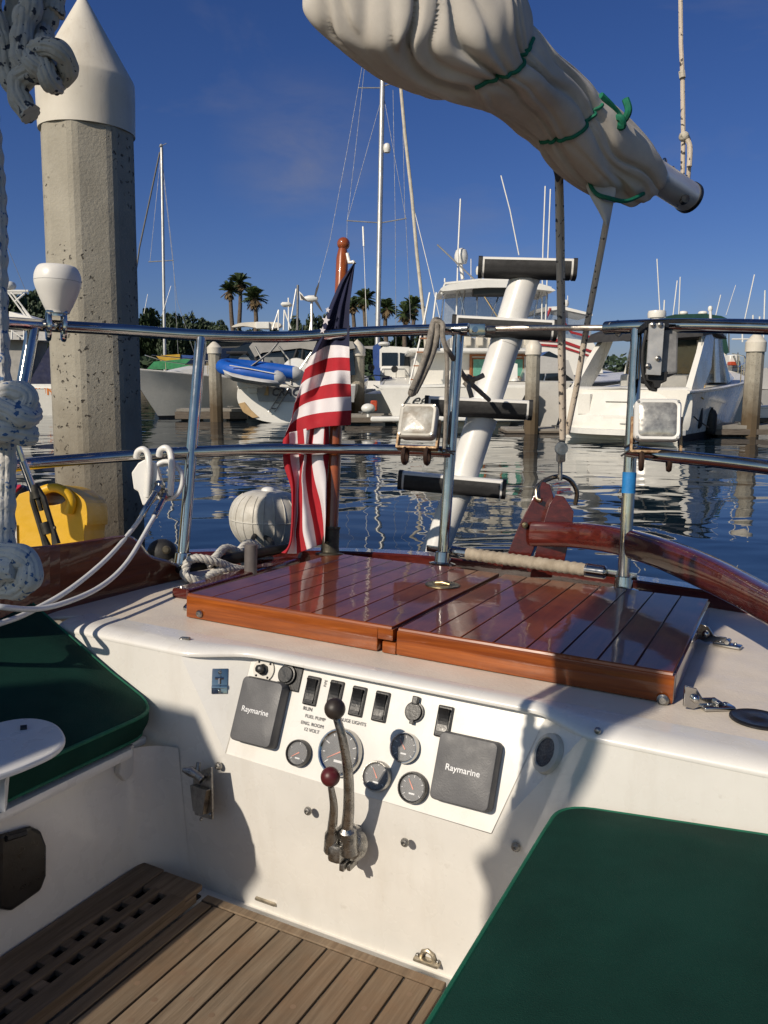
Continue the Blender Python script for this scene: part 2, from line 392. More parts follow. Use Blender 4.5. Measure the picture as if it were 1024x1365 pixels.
# coaming inner side (outboard of left cushion)
mb.add([W(-1.47,AW,UD-.02),W(-1.66,1.2,UD-.02),W(-1.95,-.9,UD),W(-1.95,-.9,-.74),W(-1.66,1.2,-.74),W(-1.47,AW,-.74)],[(0,1,4,5),(1,2,3,4)])
# right seat front and right coaming
mb.add([W(-.27,AW,-.70),W(-.27,-.9,-.70),W(RWL+.06,-.9,US-.03),W(RWL+.06,AW,US-.03)],[(0,1,2,3)])
mb.box(W(.17,.2,-.715),(.445,1.09,.010),AX,0,.008)
mb.add([W(.62,AW,UD-.02),W(.62,-.9,UD-.02),W(.62,-.9,-.74),W(.62,AW,-.74)],[(0,1,2,3)])
# pan under the sole
mb.add([W(LWL-.05,-.9,US-.03),W(RWL+.08,-.9,US-.03),W(RWL+.3,AW+.06,US-.03),W(LWL-.05,AW+.06,US-.03)],[(0,1,2,3)])
mb.build('cockpit_moulding',GEL,BOAT)
mb=MB(); 
for d in (0,): 
    q=[(L(155,1000,LWL+.002)),L(172,990,LWL+.002),L(170,1030,LWL+.002),L(160,1040,LWL+.002),L(152,1030,LWL+.002)]
    mb.prism([p for p in q],BL*.016)
mb.build('seat_bracket',GELD,BOAT,bevel=.003)
mb=MB(); mb.add([pBL,pBR,pTR,pTL],[(0,1,2,3)]); 
PANEL=mb.build('instrument_panel',GEL,BOAT)
# --- instruments
def ring(mb,c,n,r,w,h,m=0,seg=32):
    mb.lathe(c,n,[(r-w,0),(r-w,h*.8),(r-w*.6,h),(r-w*.25,h),(r,h*.6),(r,0)],seg,m,cap=False)
def pxr(c,x): return (c-CAM).dot(_fw)*x/FPX
def gauge(x,y,rp,bezel,label,nums,ang,off=.0,n=PN,c=None,vx=None,vy=None):
    c=Pn(x,y,.002) if c is None else c; r=rp; vx=vx or BL; vy=vy or PVd
    mb=MB(); mb.lathe(c,n,[(r*.98,0),(r*.98,.006),(0,.006)],32); g=mb.build('gauge',DIAL,BOAT,label=label)
    mb=MB(); ring(mb,c,n,r,r*.17,.014); mb.build('gauge_rim',bezel,g)
    mb=MB(); d=V3(vx)*math.cos(ang)+V3(vy)*math.sin(ang); s=d.cross(n)
    mb.prism([c+n*.008-d*r*.12-s*.0012,c+n*.008-d*r*.12+s*.0012,c+n*.008+d*r*.62+s*.0004,c+n*.008+d*r*.62-s*.0004],n*.0006); mb.build('needle',NEEDLE,g)
    mb=MB()
    for k in range(nums*2+1):
        t=R(220)-R(260)*k/(nums*2); d=V3(vx)*math.cos(t)+V3(vy)*math.sin(t); s=d.cross(n)
        r0=.62 if k%2==0 else .7
        mb.prism([c+n*.0064+d*r*r0-s*r*.018,c+n*.0064+d*r*r0+s*r*.018,c+n*.0064+d*r*.8+s*r*.018,c+n*.0064+d*r*.8-s*r*.018],n*.0003)
    mb.box(c+n*.0065-V3(vy)*r*.38,(r*.2,r*.05,.0003),(V3(vx),V3(vy),n))
    mb.build('dial_marking',INKW,g)
    mb=MB(); mb.lathe(c,n,[(r*.84,.0105),(r*.5,.0112),(0,.0115)],32,cap=False); mb.build('dial_glass',GLASSD,g)
    return g
gauge(400,1004,.0262,BLACKP,'small fuel gauge in a thick black rim',2,R(215))
gauge(455,1003,.046,STEEL,'large tachometer in a bright steel rim behind the levers',4,R(212))
gauge(541,997,.0285,STEEL,'small gauge in a steel rim, uppermost of the three',4,R(130))
gauge(504,1035,.0285,STEELD,'small gauge in a dull rim beside the long lever',3,R(125))
gauge(552,1050,.0285,BLACKP,'small gauge in a thin black rim, lowest of the three',4,R(125))
def rocker(x,y,lab,w=.0152,h=.029):
    c=Pn(x,y,.002); mb=MB(); mb.box(c,(w,h,.004),(BL,PVd,PN),0,.003)
    s=mb.build('rocker_switch',BLACKP,BOAT,label=lab)
    mb=MB(); q=[]
    for k in range(9):
        t=-1+2*k/8; q.append((t*h*.82,.0065+.007*(t*t*.7)+(.003*t)))
    rows=[[c+BL*(sx*w*.66)+PVd*u_+PN*h_ for u_,h_ in q] for sx in (-1,1)]
    mb.grid([[c+BL*(-w*.66)+PVd*u_+PN*.002 for u_,h_ in q],rows[0],rows[1],[c+BL*(w*.66)+PVd*u_+PN*.002 for u_,h_ in q]],sm=False)
    mb.build('rocker',BLACKP,s)
for x,y,lb in [(416,921,'black rocker switch beside the grey cover'),(447,927,'black rocker switch behind the long lever knob'),(477,935,'third black rocker switch in the row'),(508,942,'fourth black rocker switch in the row'),(592,962,'black rocker switch standing apart over a grey cover')]: rocker(x,y,lb)
# capped sockets
c=Pn(553,949,.002); mb=MB(); mb.lathe(c,PN,[(.019,0),(.019,.004),(.0165,.0042),(.0165,.008),(.0155,.009),(0,.009)],28,0,False); mb.box(c+PVd*.021+PN*.006,(.006,.008,.005),(BL,PVd,PN),0,.002); mb.box(c-PVd*.019+PN*.005,(.004,.004,.004),(BL,PVd,PN),0,.001)
mb.build('power_socket',BLACKP,BOAT,label='round black capped power socket')
c=Pn(385,900,.002); mb=MB(); mb.box(c+BL*.008-PVd*.004,(.023,.026,.003),(BL,PVd,PN),0,.002); mb.lathe(c+PN*.002,PN,[(.020,0),(.020,.008),(.0165,.0083),(.0165,.012),(.0155,.013),(0,.013)],24,0,False); mb.box(c-PVd*.022-BL*.006+PN*.008,(.012,.006,.004),(BL,PVd,PN),0,.003)
mb.build('power_socket',BLACKP,BOAT,label='black socket with hinged round cap on a square plate')
c=Pn(352,893,.002); mb=MB(); mb.lathe(c,PN,[(.025,0),(.025,.0025),(.0,.0025)],32,1); mb.lathe(c+PN*.002,PN,[(.012,0),(.012,.006),(.0085,.008),(.0085,.02),(.005,.022),(0,.022)],8,0,False)
for k in range(4):
    t=PI/4+PI/2*k; mb.ball(c+BL*math.cos(t)*.020+PVd*math.sin(t)*.020+PN*.003,.0025,0,seg=8)
mb.build('cable_socket',[BLACKP,OLDWHITE],BOAT)
# grey instrument covers
def cover(q,lab,th=.030):
    P=[Pn(x,y,.0) for x,y in q]
    c=sum(P,V3())/4; w=((P[1]-P[0]).length+(P[2]-P[3]).length)/4; h=((P[3]-P[0]).length+(P[2]-P[1]).length)/4
    mb=MB()
    def sq(s,r,z,n=6):
        out=[]
        for cx,cy,t0 in ((1,1,0),(-1,1,1),(-1,-1,2),(1,-1,3)):
            for k in range(n+1):
                t=PI/2*(t0+k/n); out.append(c+BL*(cx*(w*s-r)+r*math.cos(t))+PVd*(cy*(h*s-r)+r*math.sin(t))+PN*z)
        return out
    rows=[sq(1.0,.010,.001),sq(1.0,.010,th*.55),sq(.985,.010,th*.62),sq(.975,.010,th*.9),sq(.95,.009,th*.985),sq(.90,.008,th),sq(.4,.006,th+.0008),sq(.02,.0005,th+.001)]
    mb.grid(rows,closed=True); o=mb.build('instrument_cover',GREYP,BOAT,label=lab)
    text('Raymarine',.0155,c+PN*(th+.0012)+PVd*.0-BL*(.001),BL,PVd,INKW,o,'cover_lettering',.012)
cover([(341,903),(392,914),(365,1001),(309,982)],'grey square instrument cover beside the rocker switches')
cover([(597,974),(674,992),(655,1085),(575,1062)],'grey square instrument cover near the green cushion')
# printed words
for s,x,y,z in [('RUN',410,945,.0105),('FUEL PUMP',420,957,.0095),('ENG. ROOM',416,966,.0095),('12 VOLT',415,974,.0095),('GAUGE LIGHTS',468,962,.0095)]:
    text(s,z,Pn(x,y,.0022),BL,PVd,INK,BOAT,'panel_lettering',0,ext=.0002)
text('PIPE',.008,Pn(434,911,.0022),PVd,-BL,INK,BOAT,'panel_lettering',0,ext=.0002)
# screws on the wall below
for x,y in [(411,1081),(540,1123),(688,1129),(292,1021)]:
    p=aw2(x,y); mb=MB(); mb.lathe(p,WN if WN.dot(BA)<0 else -WN,[(.0085,0),(.0085,.002),(.006,.006),(.003,.0065),(.003,.004),(0,.004)],12); mb.build('bolt',STEELD,BOAT)
# engine controls
LVB=aw2(468,1122); mb=MB()
mb.lathe(LVB,WN if WN.dot(BA)<0 else -WN,[(.036,0),(.036,.006),(.030,.016),(.018,.02),(.018,.03),(0,.03)],28)
mb.box(A(455,1130,AW-.03),(.014,.03,.018),AX,0,.008); mb.box(A(462,1150,AW-.03),(.005,.02,.008),AX,0,.002); mb.box(A(470,1152,AW-.024),(.004,.016,.006),AX,0,.002); mb.ball(A(480,1140,AW-.008),.005,seg=8)
THR=mb.build('engine_control',CAST,BOAT,label='cast metal engine control with two levers')
def cpath(pts,n=8):   # (px,py,a)
    return [A(*p) for p in spline(pts,n)]
mb=MB(); pts=cpath([(449,957,AW-.125),(457,985,AW-.118),(464,1030,AW-.09),(465,1075,AW-.06),(463,1105,AW-.042),(466,1135,AW-.03)])
mb.tube(pts,[.007+.006*i/(len(pts)-1)+(.006 if i>len(pts)-10 else 0) for i in range(len(pts))],12); mb.build('lever',CAST,THR)
mb=MB(); mb.ball(A(446.5,945,AW-.127),.0185,seg=24); mb.build('lever_knob',mk('dark brown knob',(.028,.02,.016),.45,0,.2,30),THR)
mb=MB(); pts=cpath([(441,1048,AW-.105),(445,1075,AW-.09),(443,1105,AW-.06),(442,1132,AW-.036)])
mb.tube(pts,[.0055+.006*i/(len(pts)-1)+(.004 if i>len(pts)-8 else 0) for i in range(len(pts))],12); mb.build('lever',CAST,THR)
mb=MB(); mb.ball(A(440.5,1035.5,AW-.109),.0175,seg=24); mb.build('lever_knob',mk('dark red knob',(.09,.012,.014),.38,0,.15,30),THR)
# latch plate on the left facet, oval instrument on the right facet
def facet(p,q,r): 
    n=(q-p).cross(r-p).normalized()
    return n if n.dot(CAM-p)>0 else -n
nF=facet(rAu,rB,pTL); nG=facet(rDu,pTR,rC)
def onf(x,y,off=0): return onp(x,y,rAu+nF*off,nF)
fv=(onf(293,892)-onf(292,925)).normalized(); fx=fv.cross(nF)
mb=MB(); c=onf(293,908,.001); mb.box(c,(.0165,.026,.0015),(fx,fv,nF),0,.0012); mb.box(c-fv*.012+nF*.002,(.0165,.004,.002),(fx,fv,nF),0,.001)
mb.ball(c+fv*.018+nF*.002,.004,seg=8); mb.ball(c-fv*.020+nF*.002,.004,seg=8); mb.tube([c+fx*t*.009+fv*(.006-abs(t)*.0)+nF*.004 for t in (-1,-.5,0,.5,1)],.003,6); mb.tube([c+fv*.006+nF*.004,c-fv*.006+nF*.005],.0035,6)
mb.build('latch_plate',STEEL,BOAT)
def ong(x,y,off=0): return onp(x,y,rDu+nG*off,nG)
gv=(ong(733,985)-ong(731,1028)).normalized(); gx=gv.cross(nG)
c=ong(732,1005,.001); mb=MB(); mb.lathe(c,nG,[(.036,0),(.034,.008),(.026,.011),(.025,.008)],32,cap=False); o=mb.build('compass_dial',GREYP if False else OLDWHITE,BOAT)
mb=MB(); mb.lathe(c,nG,[(.0255,.004),(.0255,.008),(0,.008)],28); mb.build('dial_face',mk('dark blue dial',(.01,.014,.03),.25,0,.8,90,col2=(.05,.07,.09)),o)
mb=MB(); mb.ball(D(797,974,(U(797,974,UD)-CAM).dot(_fw)),.006,seg=8); mb.build('deck_stud',STEELD,BOAT)
mb=MB(); p=U(243,853,UD); mb.ball(p,.007,seg=8); mb.tube([p+BU*.004,p+BU*.006+BL*.02],.004,6); mb.build('deck_stud',STEELD,BOAT)
# folding bracket on the shadowed corner
c=A(268,1055,AW-.004); bx=(BL*.85-BA*.5).normalized(); bn=bx.cross(BU).normalized()
if bn.dot(CAM-c)<0: bn=-bn
def onb(x,y,o=0): return onp(x,y,c+bn*o,bn)
mb=MB(); mb.prism([onb(*q) for q in ((256,1032),(284,1022),(285,1092),(262,1086))],bn*.004)
mb.prism([onb(*q,.004) for q in ((259,1045),(281,1052),(276,1085),(263,1080))],bn*.010); mb.tube([onb(270,1040,.012),onb(262,1033,.02),onb(254,1028,.03),onb(243,1026,.045)],[.010,.009,.011,.004],8)
mb.tube([onb(262,1033,.02),onb(265,1016,.012)],.005,8); mb.ball(onb(268,1092,.006),.004,seg=8); mb.ball(onb(280,1086,.006),.004,seg=8)
mb.build('folding_bracket',STEELD,BOAT,bevel=.002)
# dark locker vent in the left seat front
mb=MB(); q=[(-6,1112),(37,1100),(50,1106),(57,1125),(57,1165),(50,1185),(10,1213),(-6,1210)]
mb.prism([L(x,y,LWL+.001) for x,y in q],BL*.012); mb.build('locker_lid',BLACKP,BOAT,bevel=.006)
mb=MB(); mb.tube([L(8,1118,LWL+.014),L(34,1110,LWL+.014)],.006,6); mb.build('lid_grip',RUBBER,BOAT)
# --- teak sole
mb=MB(); a0=-.75; a1=AW-.008; l0=-1.025; l1=-.478
mb.box(W((l0+l1)/2,(a0+a1)/2,US-.016),((l1-l0)/2,(a1-a0)/2,.012),AX,1)
n=9; mw=.018; gp=.0045; x0=l0+.035; pw=(l1-.018-x0)/n
mb.box(W((l0+l1)/2,a1-.011,US-.004),((l1-l0)/2,.011,.004),AX,0,.0015,1)
for k in range(n):
    xa=x0+pw*k+gp/2; xb=x0+pw*(k+1)-gp/2
    mb.box(W((xa+xb)/2,(a0+a1-.022-gp)/2,US-.004),((xb-xa)/2,(a1-.022-gp-a0)/2,.004),AX,0,.0008,1)
mb.box(W(l0+.0165,(a0+a1-.026)/2,US-.004),(.0145,(a1-.026-a0)/2,.004),AX,0,.0015,1)
mb.box(W(l1-.006,(a0+a1-.026)/2,US-.004),(.009,(a1-.026-a0)/2,.004),AX,0,.0015,1)
for k in range(26):
    j=random.randrange(n); mb.lathe(W(x0+pw*(j+.5),random.uniform(.7,a1-.06),US-.0005),BU,[(.0055,0),(.0055,.0008),(0,.0009)],10,2)
mb.build('teak_sole',[TEAKW,CAULK,mk('teak plug',(.21,.14,.09),.8)],BOAT)
# --- teak grating along the left wall
mb=MB(); gl0=LWL+.004; gl1=-1.028; gu=-1.0; ga1=AW-.015; h=.016
W2=[(gl0,gl0+.062),(gl0+.088,gl0+.108),(gl0+.132,gl1)]
mb.box(W((W2[0][0]+W2[0][1])/2,(ga1-.75)/2,gu-h/2),((W2[0][1]-W2[0][0])/2,(ga1+.75)/2,h/2),AX,0,.003)
for x0_,x1_ in W2[1:]: mb.box(W((x0_+x1_)/2,(ga1-.80)/2-.02,gu-h/2+.0006),((x1_-x0_)/2,(ga1+.72)/2-.0,h/2),AX,0,.0025)
mb.box(W((gl0+gl1)/2+.03,ga1-.035,gu-h/2-.0008),((gl1-gl0)/2-.034,.034,h/2-.001),AX,0,.004)
for k in range(34):
    a_=ga1-.095-k*.052
    mb.box(W((gl0+gl1)/2+.018,a_-.02,gu-h/2-.002),((gl1-gl0)/2-.03,.0125,h/2-.002),AX,0,.001,1)
mb.box(W((gl0+gl1)/2,(ga1-.75)/2,gu-.026),((gl1-gl0)/2-.004,(ga1+.75)/2-.006,.002),AX,1)
mb.box(W(gl1-.006,(ga1-.75)/2-.01,gu-h-.004),(.005,(ga1+.72)/2,.009),AX,0,.001)
mb.build('teak_grating',[TEAKG,CAULK],BOAT)
# padeyes at the sole edge
def padeye(x,y):
    c=U(x,y,US-.004); mb=MB()
    mb.box(c-BU*.002,(.026,.012,.0035),AX,0,.003); mb.tube([c+BL*(-.014)+BU*.0,c+BL*(-.010)+BU*.013,c+BL*.0+BU*.018,c+BL*.010+BU*.013,c+BL*.014],.0045,8)
    mb.ball(c+BL*.021+BU*.002,.0042,1,seg=8); mb.ball(c-BL*.021+BU*.002,.0042,1,seg=8); mb.build('padeye',[mk('tarnished pale bronze',(.50,.44,.34),.4,.8,.3,40),STEELD],BOAT)
padeye(357,1198); padeye(570,1279)
# --- lazarette hatch lids
def lid(l0,l1,lab,a0=1.492,a1=2.20,tail=False):
    mb=MB(); t=UH; b=UD+.001; fw=.012
    if tail:
        mb.box(W((l0+l1)/2,a0+fw,(t+b)/2-.002),((l1-l0)/2,fw,(t-b)/2-.003),AX,1,.004)            # front board
        mb.box(W(l0-.0165,a0+fw,b+.013),(.0155,fw,.012),AX,1,.001)
    else:
        mb.box(W((l0+l1)/2-.018,a0+fw,(t+b)/2-.002),((l1-l0)/2-.018,fw,(t-b)/2-.003),AX,1,.003)
        mb.box(W(l1-.018,a0+fw,t-.017),(.0175,fw,.012),AX,1,.001)
    mb.box(W(l0+.010,(a0+a1)/2+.013,(t+b)/2-.003),(.010,(a1-a0)/2-.013,(t-b)/2-.004),AX,2,.002)
    mb.box(W(l1-.010,(a0+a1)/2+.013,(t+b)/2-.003),(.010,(a1-a0)/2-.013,(t-b)/2-.004),AX,2,.002)
    mb.box(W((l0+l1)/2,a1-.010,(t+b)/2-.003),((l1-l0)/2-.020,.010,(t-b)/2-.004),AX,1,.002)
    mb.box(W((l0+l1)/2,(a0+a1)/2,t-.012),((l1-l0)/2-.018,(a1-a0)/2-.018,.0085),AX,3)          # caulk bed
    n=8 if tail is False else 8; pw=(l1-l0-.006)/n
    for k in range(n):
        xa=l0+.003+pw*k; mb.box(W(xa+pw/2,(a0+a1)/2+.002,t-.005),(pw/2-.0015,(a1-a0)/2-.006,.005),AX,0,.001,1)
    mb.tube([W(l0+.004,a0+.005,t-.004),W(l1-.004,a0+.005,t-.004)],.0055,8,1)
    return mb.build('hatch_lid',[TEAKT,TEAKV,MAHOG,CAULK],BOAT,label=lab)
LID1=lid(-1.258,-.708,'varnished teak hatch lid with a flush latch'); LID2=lid(-.700,-.148,'varnished teak hatch lid beneath the tiller',tail=True)
mb=MB(); c=U(590,780,UH+.001); mb.lathe(c,BU,[(.047,0),(.045,.003),(.03,.0035),(.026,.0015),(0,.0015)],28); mb.tube([c+BL*(-.02)+BU*.004,c+BU*.007,c+BL*.02+BU*.004],.004,8); mb.build('hatch_latch',BRONZE,LID1)
mb=MB(); mb.lathe(A(266,818,1.490),-BA,[(.009,0),(.009,.002),(.006,.006),(0,.006)],12); mb.build('bolt',STEELD,LID1)
mb=MB(); mb.lathe(A(884,933,1.488),-BA,[(.011,0),(.011,.003),(.006,.007),(0,.007)],14); mb.build('bolt',STEELD,LID2)
mb=MB(); mb.lathe(U(255,812,UD+.001),BU,[(.02,0),(.02,.006),(.008,.02),(0,.022)],14); mb.build('deck_stud',STEEL,BOAT)
# hinges at the outboard end
def hinge(x0,y0,x1,y1,lab):
    p=U(x1,y1,UD+.001); q=U(x0,y0,UD+.03); d=(p-q); d=(d-BU*d.dot(BU)); ln=d.length; d.normalize(); s=BU.cross(d)
    mb=MB(); mb.box(p+d*0+BU*.004,(.030,.014,.004),(d,s,BU),0,.003)
    z=[(0,.045),(ln*.35,.040),(ln*.55,.022),(ln*.95,.022),(ln*1.02,.008),(ln*.7,.004),(ln*.45,.006),(ln*.3,.002),(0,.008)]
    mb.prism([q-BU*.03+d*x+BU*h_-s*.002 for x,h_ in z],s*.004); mb.tube([p+BU*.012-s*.012,p+BU*.012+s*.012],.006,10); mb.ball(q-BU*.008+d*.02-s*.004,.008,seg=10)
    mb.ball(p+d*.016+BU*.008,.005,seg=8); mb.ball(p-d*.016+BU*.008,.005,seg=8); mb.build('hinge',STEEL,BOAT,label=lab,bevel=.001)
hinge(912,925,955,945,'bent steel hatch hinge in sunlight'); hinge(930,838,970,862,'bent steel hatch hinge in shadow')
mb=MB(); c=U(1012,960,UD+.001); mb.lathe(c,BU,[(.048,0),(.048,.003),(.043,.005),(.040,.004),(.012,.005),(.010,.006),(0,.006)],36); mb.build('deck_plate',BLACKP,BOAT)
# --- coaming board at the left
btm=[U(x,y,UD) for x,y in ((-60,866),(30,832),(75,815),(140,798),(200,782),(244,772))]
topy=[(-60,745),(0,735),(80,727),(160,716),(182,722),(200,742),(232,752),(244,765)]
def bpar(t): 
    n=len(btm)-1; x=t*n; i=min(int(x),n-1); return btm[i].lerp(btm[i+1],x-i)
xs=[-60,30,75,140,200,244]
def base_at(px):
    for i in range(5):
        if px<=xs[i+1]: return btm[i].lerp(btm[i+1],(px-xs[i])/(xs[i+1]-xs[i]))
    return btm[-1]
tp=spline(topy,6); front=[];fb=[]
for x,y in tp:
    p=base_at(x); d=(p-CAM).dot(_fw); front.append(D(x,y,d)); fb.append(p)
mb=MB(); off=(BA*.018-BL*.012)
mb.grid([fb,front,[p+off+BU*.002 for p in front],[p+off for p in fb]],sm=False); mb.build('coaming_board',COAMW,BOAT,bevel=.004)
# --- taffrail cap and toe rail around the stern
cap=[(.62,2.06),(.25,2.31),(-.2,2.43),(-.75,2.48),(-1.2,2.40),(-1.55,2.16),(-1.86,1.82)]
cp=spline(cap,8); mb=MB()
mb.grid([[W(l,a+dy,UD+hh) for l,a in cp] for dy,hh in ((-.05,.0),(-.05,.040),(-.044,.046),(.03,.046),(.036,.04),(.036,-.03))]); mb.build('taffrail',MAHOG,BOAT)
# base blocks and cleat
mb=MB(); c0=U(240,792,UD+.012); c1=U(392,748,UD+.012); d=(c1-c0).normalized(); s=BU.cross(d)
mb.box((c0+c1)/2,((c1-c0).length/2,.028,.014),(d,s,BU),0,.008); mb.build('cleat_pad',MAHOG,BOAT)
CL0=D(236,760,2.33); CL1=D(392,728,2.62); mid=(CL0+CL1)/2; d=(CL1-CL0).normalized(); s=BU.cross(d).normalized()
mb=MB(); ps=[CL0.lerp(CL1,t) -BU*(.012*(2*t-1)**2)*0 for t in (0,.06,.2,.5,.8,.94,1)]
mb.tube(ps,[.009,.013,.016,.018,.016,.013,.009],12); 
for t in (.33,.62):
    p=CL0.lerp(CL1,t); mb.tube([p,p-BU*.03,p-BU*.065],[.014,.013,.02],10)
CLEAT=mb.build('mooring_cleat',mk('dark bronze',(.045,.045,.04),.45,.8,.4,25,.0006,120),BOAT)
mb=MB(); p=U(334,772,UD+.0); t_=p+BU*.105; mb.lathe(p,BU,[(.019,0),(.019,.104),(.015,.107),(.0,.107)],20); mb.build('deck_post',mk('grey painted post',(.13,.115,.11),.5,0,.2,20),BOAT)
# --- pushpit rail
RR=.0172
def rail(name,pts,r=RR,lab=None,m=STEEL,n=8):
    mb=MB(); mb.tube(dpath(pts,n),r,14); return mb.build(name,m,BOAT,label=lab)
rail('top_rail',[(-60,427,2.0),(0,430,2.12),(62,434,2.25),(150,439,2.36),(268,447,2.44),(380,449,2.50),(480,443,2.52),(560,440,2.50),(607,439,2.48)],lab='polished top rail bending round the port quarter')
rail('top_rail',[(604,440,2.48),(625,439,2.46)],.019)
rail('gate_bar',[(625,439,2.46),(720,437,2.38),(790,437,2.30),(816,437,2.27)],.0085,m=mk('pale tarnished steel',(.62,.55,.48),.35,.8,.4,40))
rail('top_rail',[(808,437,2.28),(850,435,2.20),(920,434,2.10),(1024,436,1.95),(1100,440,1.84)],.0185,lab='polished top rail bending round the starboard quarter')
rail('mid_rail',[(-60,628,2.02),(0,623,2.12),(60,616,2.25),(150,609,2.36),(252,603,2.43),(360,599,2.47),(450,599,2.50),(540,600,2.48),(600,603,2.48)],lab='polished lower rail bending round the port quarter')
rail('mid_rail',[(838,601,2.20),(880,607,2.13),(950,614,2.02),(1024,623,1.90),(1100,634,1.8)],lab='polished lower rail bending round the starboard quarter')
def stan(b,t,lab,base=True):
    mb=MB(); p,q=D(*b),D(*t); mb.tube([p,p.lerp(q,.5),q],.0172,14)
    if base: mb.lathe(p-(q-p).normalized()*.012,(q-p),[(.042,0),(.042,.006),(.026,.010),(.0235,.04),(.0185,.042)],18)
    return mb.build('stanchion',STEEL,BOAT,label=lab)
stan((243,750,2.42),(268,450,2.44),'slanting polished stanchion beside the white wire hooks')
stan((590,748,2.50),(612,441,2.48),'polished stanchion beside the flagstaff side floodlight')
S3=stan((831,782,2.24),(850,437,2.20),'polished stanchion wrapped with blue tape')
stan((8,640,2.14),(44,437,2.22),'polished stanchion behind the knotted rope',False)
mb=MB(); p,q=D(831,782,2.24),D(850,437,2.20); f=lambda y: p.lerp(q,(782-y)/(782-437))
mb.tube([f(656),f(640),f(628)],[.0188,.0186,.019],14); mb.build('blue_tape',BLUET,S3)
mb=MB(); mb.box(D(636,440,2.42),(.024,.010,.018),None,0,.004); mb.lathe(D(633,440,2.40),_fw*-1,[(.009,0),(.009,.012),(0,.012)],12); mb.tube([D(648,440,2.43),D(660,440,2.43)],.013,10,1); mb.build('gate_clamp',[STEEL,STEELD],BOAT)
mb=MB(); mb.tube([D(806,440,2.28),D(824,432,2.26),D(836,440,2.23)],.012,8); mb.tube([D(812,432,2.26),D(828,446,2.25)],.010,8); mb.build('gate_hook',STEELD,BOAT)
# twine-wrapped grip bar between the stanchions
GA,GB=D(622,738,2.50),D(783,760,2.30); mb=MB(); n=60
mb.tube([GA.lerp(GB,i/n) for i in range(n+1)],[.0185+.0016*math.sin(i*1.9)+.0012*noise.noise(V3((i*.3,0,0))) for i in range(n+1)],14)
GRIP=mb.build('grip_bar',WRAP,BOAT,label='grip bar wrapped in worn twine between two stanchions')
mb=MB(); e=(GB-GA).normalized(); 
for P,sg in ((GA,-1),(GB,1)):
    mb=MB(); mb.tube([P-e*sg*.004,P+e*sg*.05,P+e*sg*.056],[.0195,.0195,.013],14); mb.box(P+e*sg*.095,(.045,.003,.010),(e,e.cross(BU).normalized(),BU),0,.001); mb.lathe(P+e*sg*.09,_fw*-1,[(.008,.0),(.008,.006),(0,.007)],10)
    mb.build('bar_ferrule',STEEL,GRIP)
# --- rudder head and tiller
mb=MB()
def cheek(off):
    q=[(672,745),(716,655),(722,640),(735,638),(742,645),(745,660),(742,672),(712,758)]
    return q
nb=(BL*.55-BA*.83).normalized()
q1=[D(x,y,2.52) for x,y in ((668,760),(692,700),(716,652),(724,642),(733,646),(738,662),(735,675),(700,760))]
mb.prism(q1,_fw*.05+_rt*.018,0)
q2=[D(x,y,2.49) for x,y in ((706,770),(722,705),(732,672),(741,660),(752,662),(765,682),(763,700),(748,770))]
mb.prism(q2,_fw*.05+_rt*.012,0)
mb.lathe(D(700,700,2.515),_fw*-1,[(.01,0),(.01,.004),(0,.006)],10,1)
RUD=mb.build('rudder_head',[MAHOG,BRONZE],BOAT,bevel=.008)
mb=MB(); mb.tube([D(x,y,d) for x,y,d in spline([(722,667,2.50),(716,664,2.51),(716,650,2.52),(728,640,2.54),(745,635,2.56),(760,640,2.58),(769,655,2.60),(767,672,2.62)],5)],.0075,10); mb.build('bail_ring',mk('worn bronze ring',(.45,.37,.26),.3,1,.4,30),RUD)
mb=MB()
tc=[(712,712,712-697,2.50),(760,713,34,2.44),(820,720,36,2.30),(880,737,40,2.10),(940,762,45,1.88),(1000,792,45,1.66),(1060,826,50,1.45),(1130,872,54,1.24),(1200,925,52,1.08),(1230,950,30,1.03)]
tc[0]=(716,712,34,2.50); rows=[]
for x,y,hh,d in spline(tc,8):
    c=D(x,y,d); h2=hh*.5/FPX*d; w2=.027
    nx=(D(1000,792,1.66)-D(760,713,2.44)); nx=(nx-BU*nx.dot(BU)).normalized(); sd=nx.cross(BU).normalized(); up=BU
    ring_=[]
    for k in range(16):
        t=2*PI*k/16; cs,sn=math.cos(t),math.sin(t); pw=.55
        ring_.append(c+sd*(w2*math.copysign(abs(cs)**pw,cs))+up*(h2*math.copysign(abs(sn)**pw,sn)))
    rows.append(ring_)
mb.grid(rows,closed=True); mb.add(rows[0],[tuple(range(16))]); mb.add(rows[-1],[tuple(range(15,-1,-1))]); mb.build('tiller',MAHOG,BOAT,label='curved red varnished tiller')

# --- cabin bulkhead plus added unseen shadow hood, forward of the cockpit
mb=MB(); mb.box(W(-.75,-1.5,-.55),(1.05,.45,.28),AX,0,.05); mb.box(W(-.75,-1.02,-.75),(1.3,.06,.34),AX,0,.01); mb.build('cabin_house',GEL,BOAT)
mb=MB()
def cast(x,y,pl,k,ap=-1.03):
    p=bl({'U':U,'A':A}[pl](x,y,k)); q=(p.y-ap)/BA.dot(sdir); return (p.x-BL.dot(sdir)*q,p.z-BU.dot(sdir)*q)
blocker=[cast(*q) for q in ((650,1225,'A',1.335),(655,1180,'A',1.325),(642,1160,'A',1.32),(638,1146,'A',1.315),(648,1136,'A',1.31),(662,1130,'A',1.31),(672,1095,'A',1.30),(700,1000,'A',AW),(709,941,'A',AW),(735,925,'U',UD),(746,877,'A',1.49),(752,840,'U',UH),(790,800,'U',UH),(850,760,'U',UH),(935,790,'U',UD),(960,835,'U',UD),(945,890,'U',UD),(880,935,'U',UD),(792,975,'A',AW),(778,1010,'A',AW),(740,1075,'A',AW),(700,1180,'A',1.325))]
blocker=[(blocker[0][0],-.3)]+blocker+[(blocker[-1][0],-.3)]
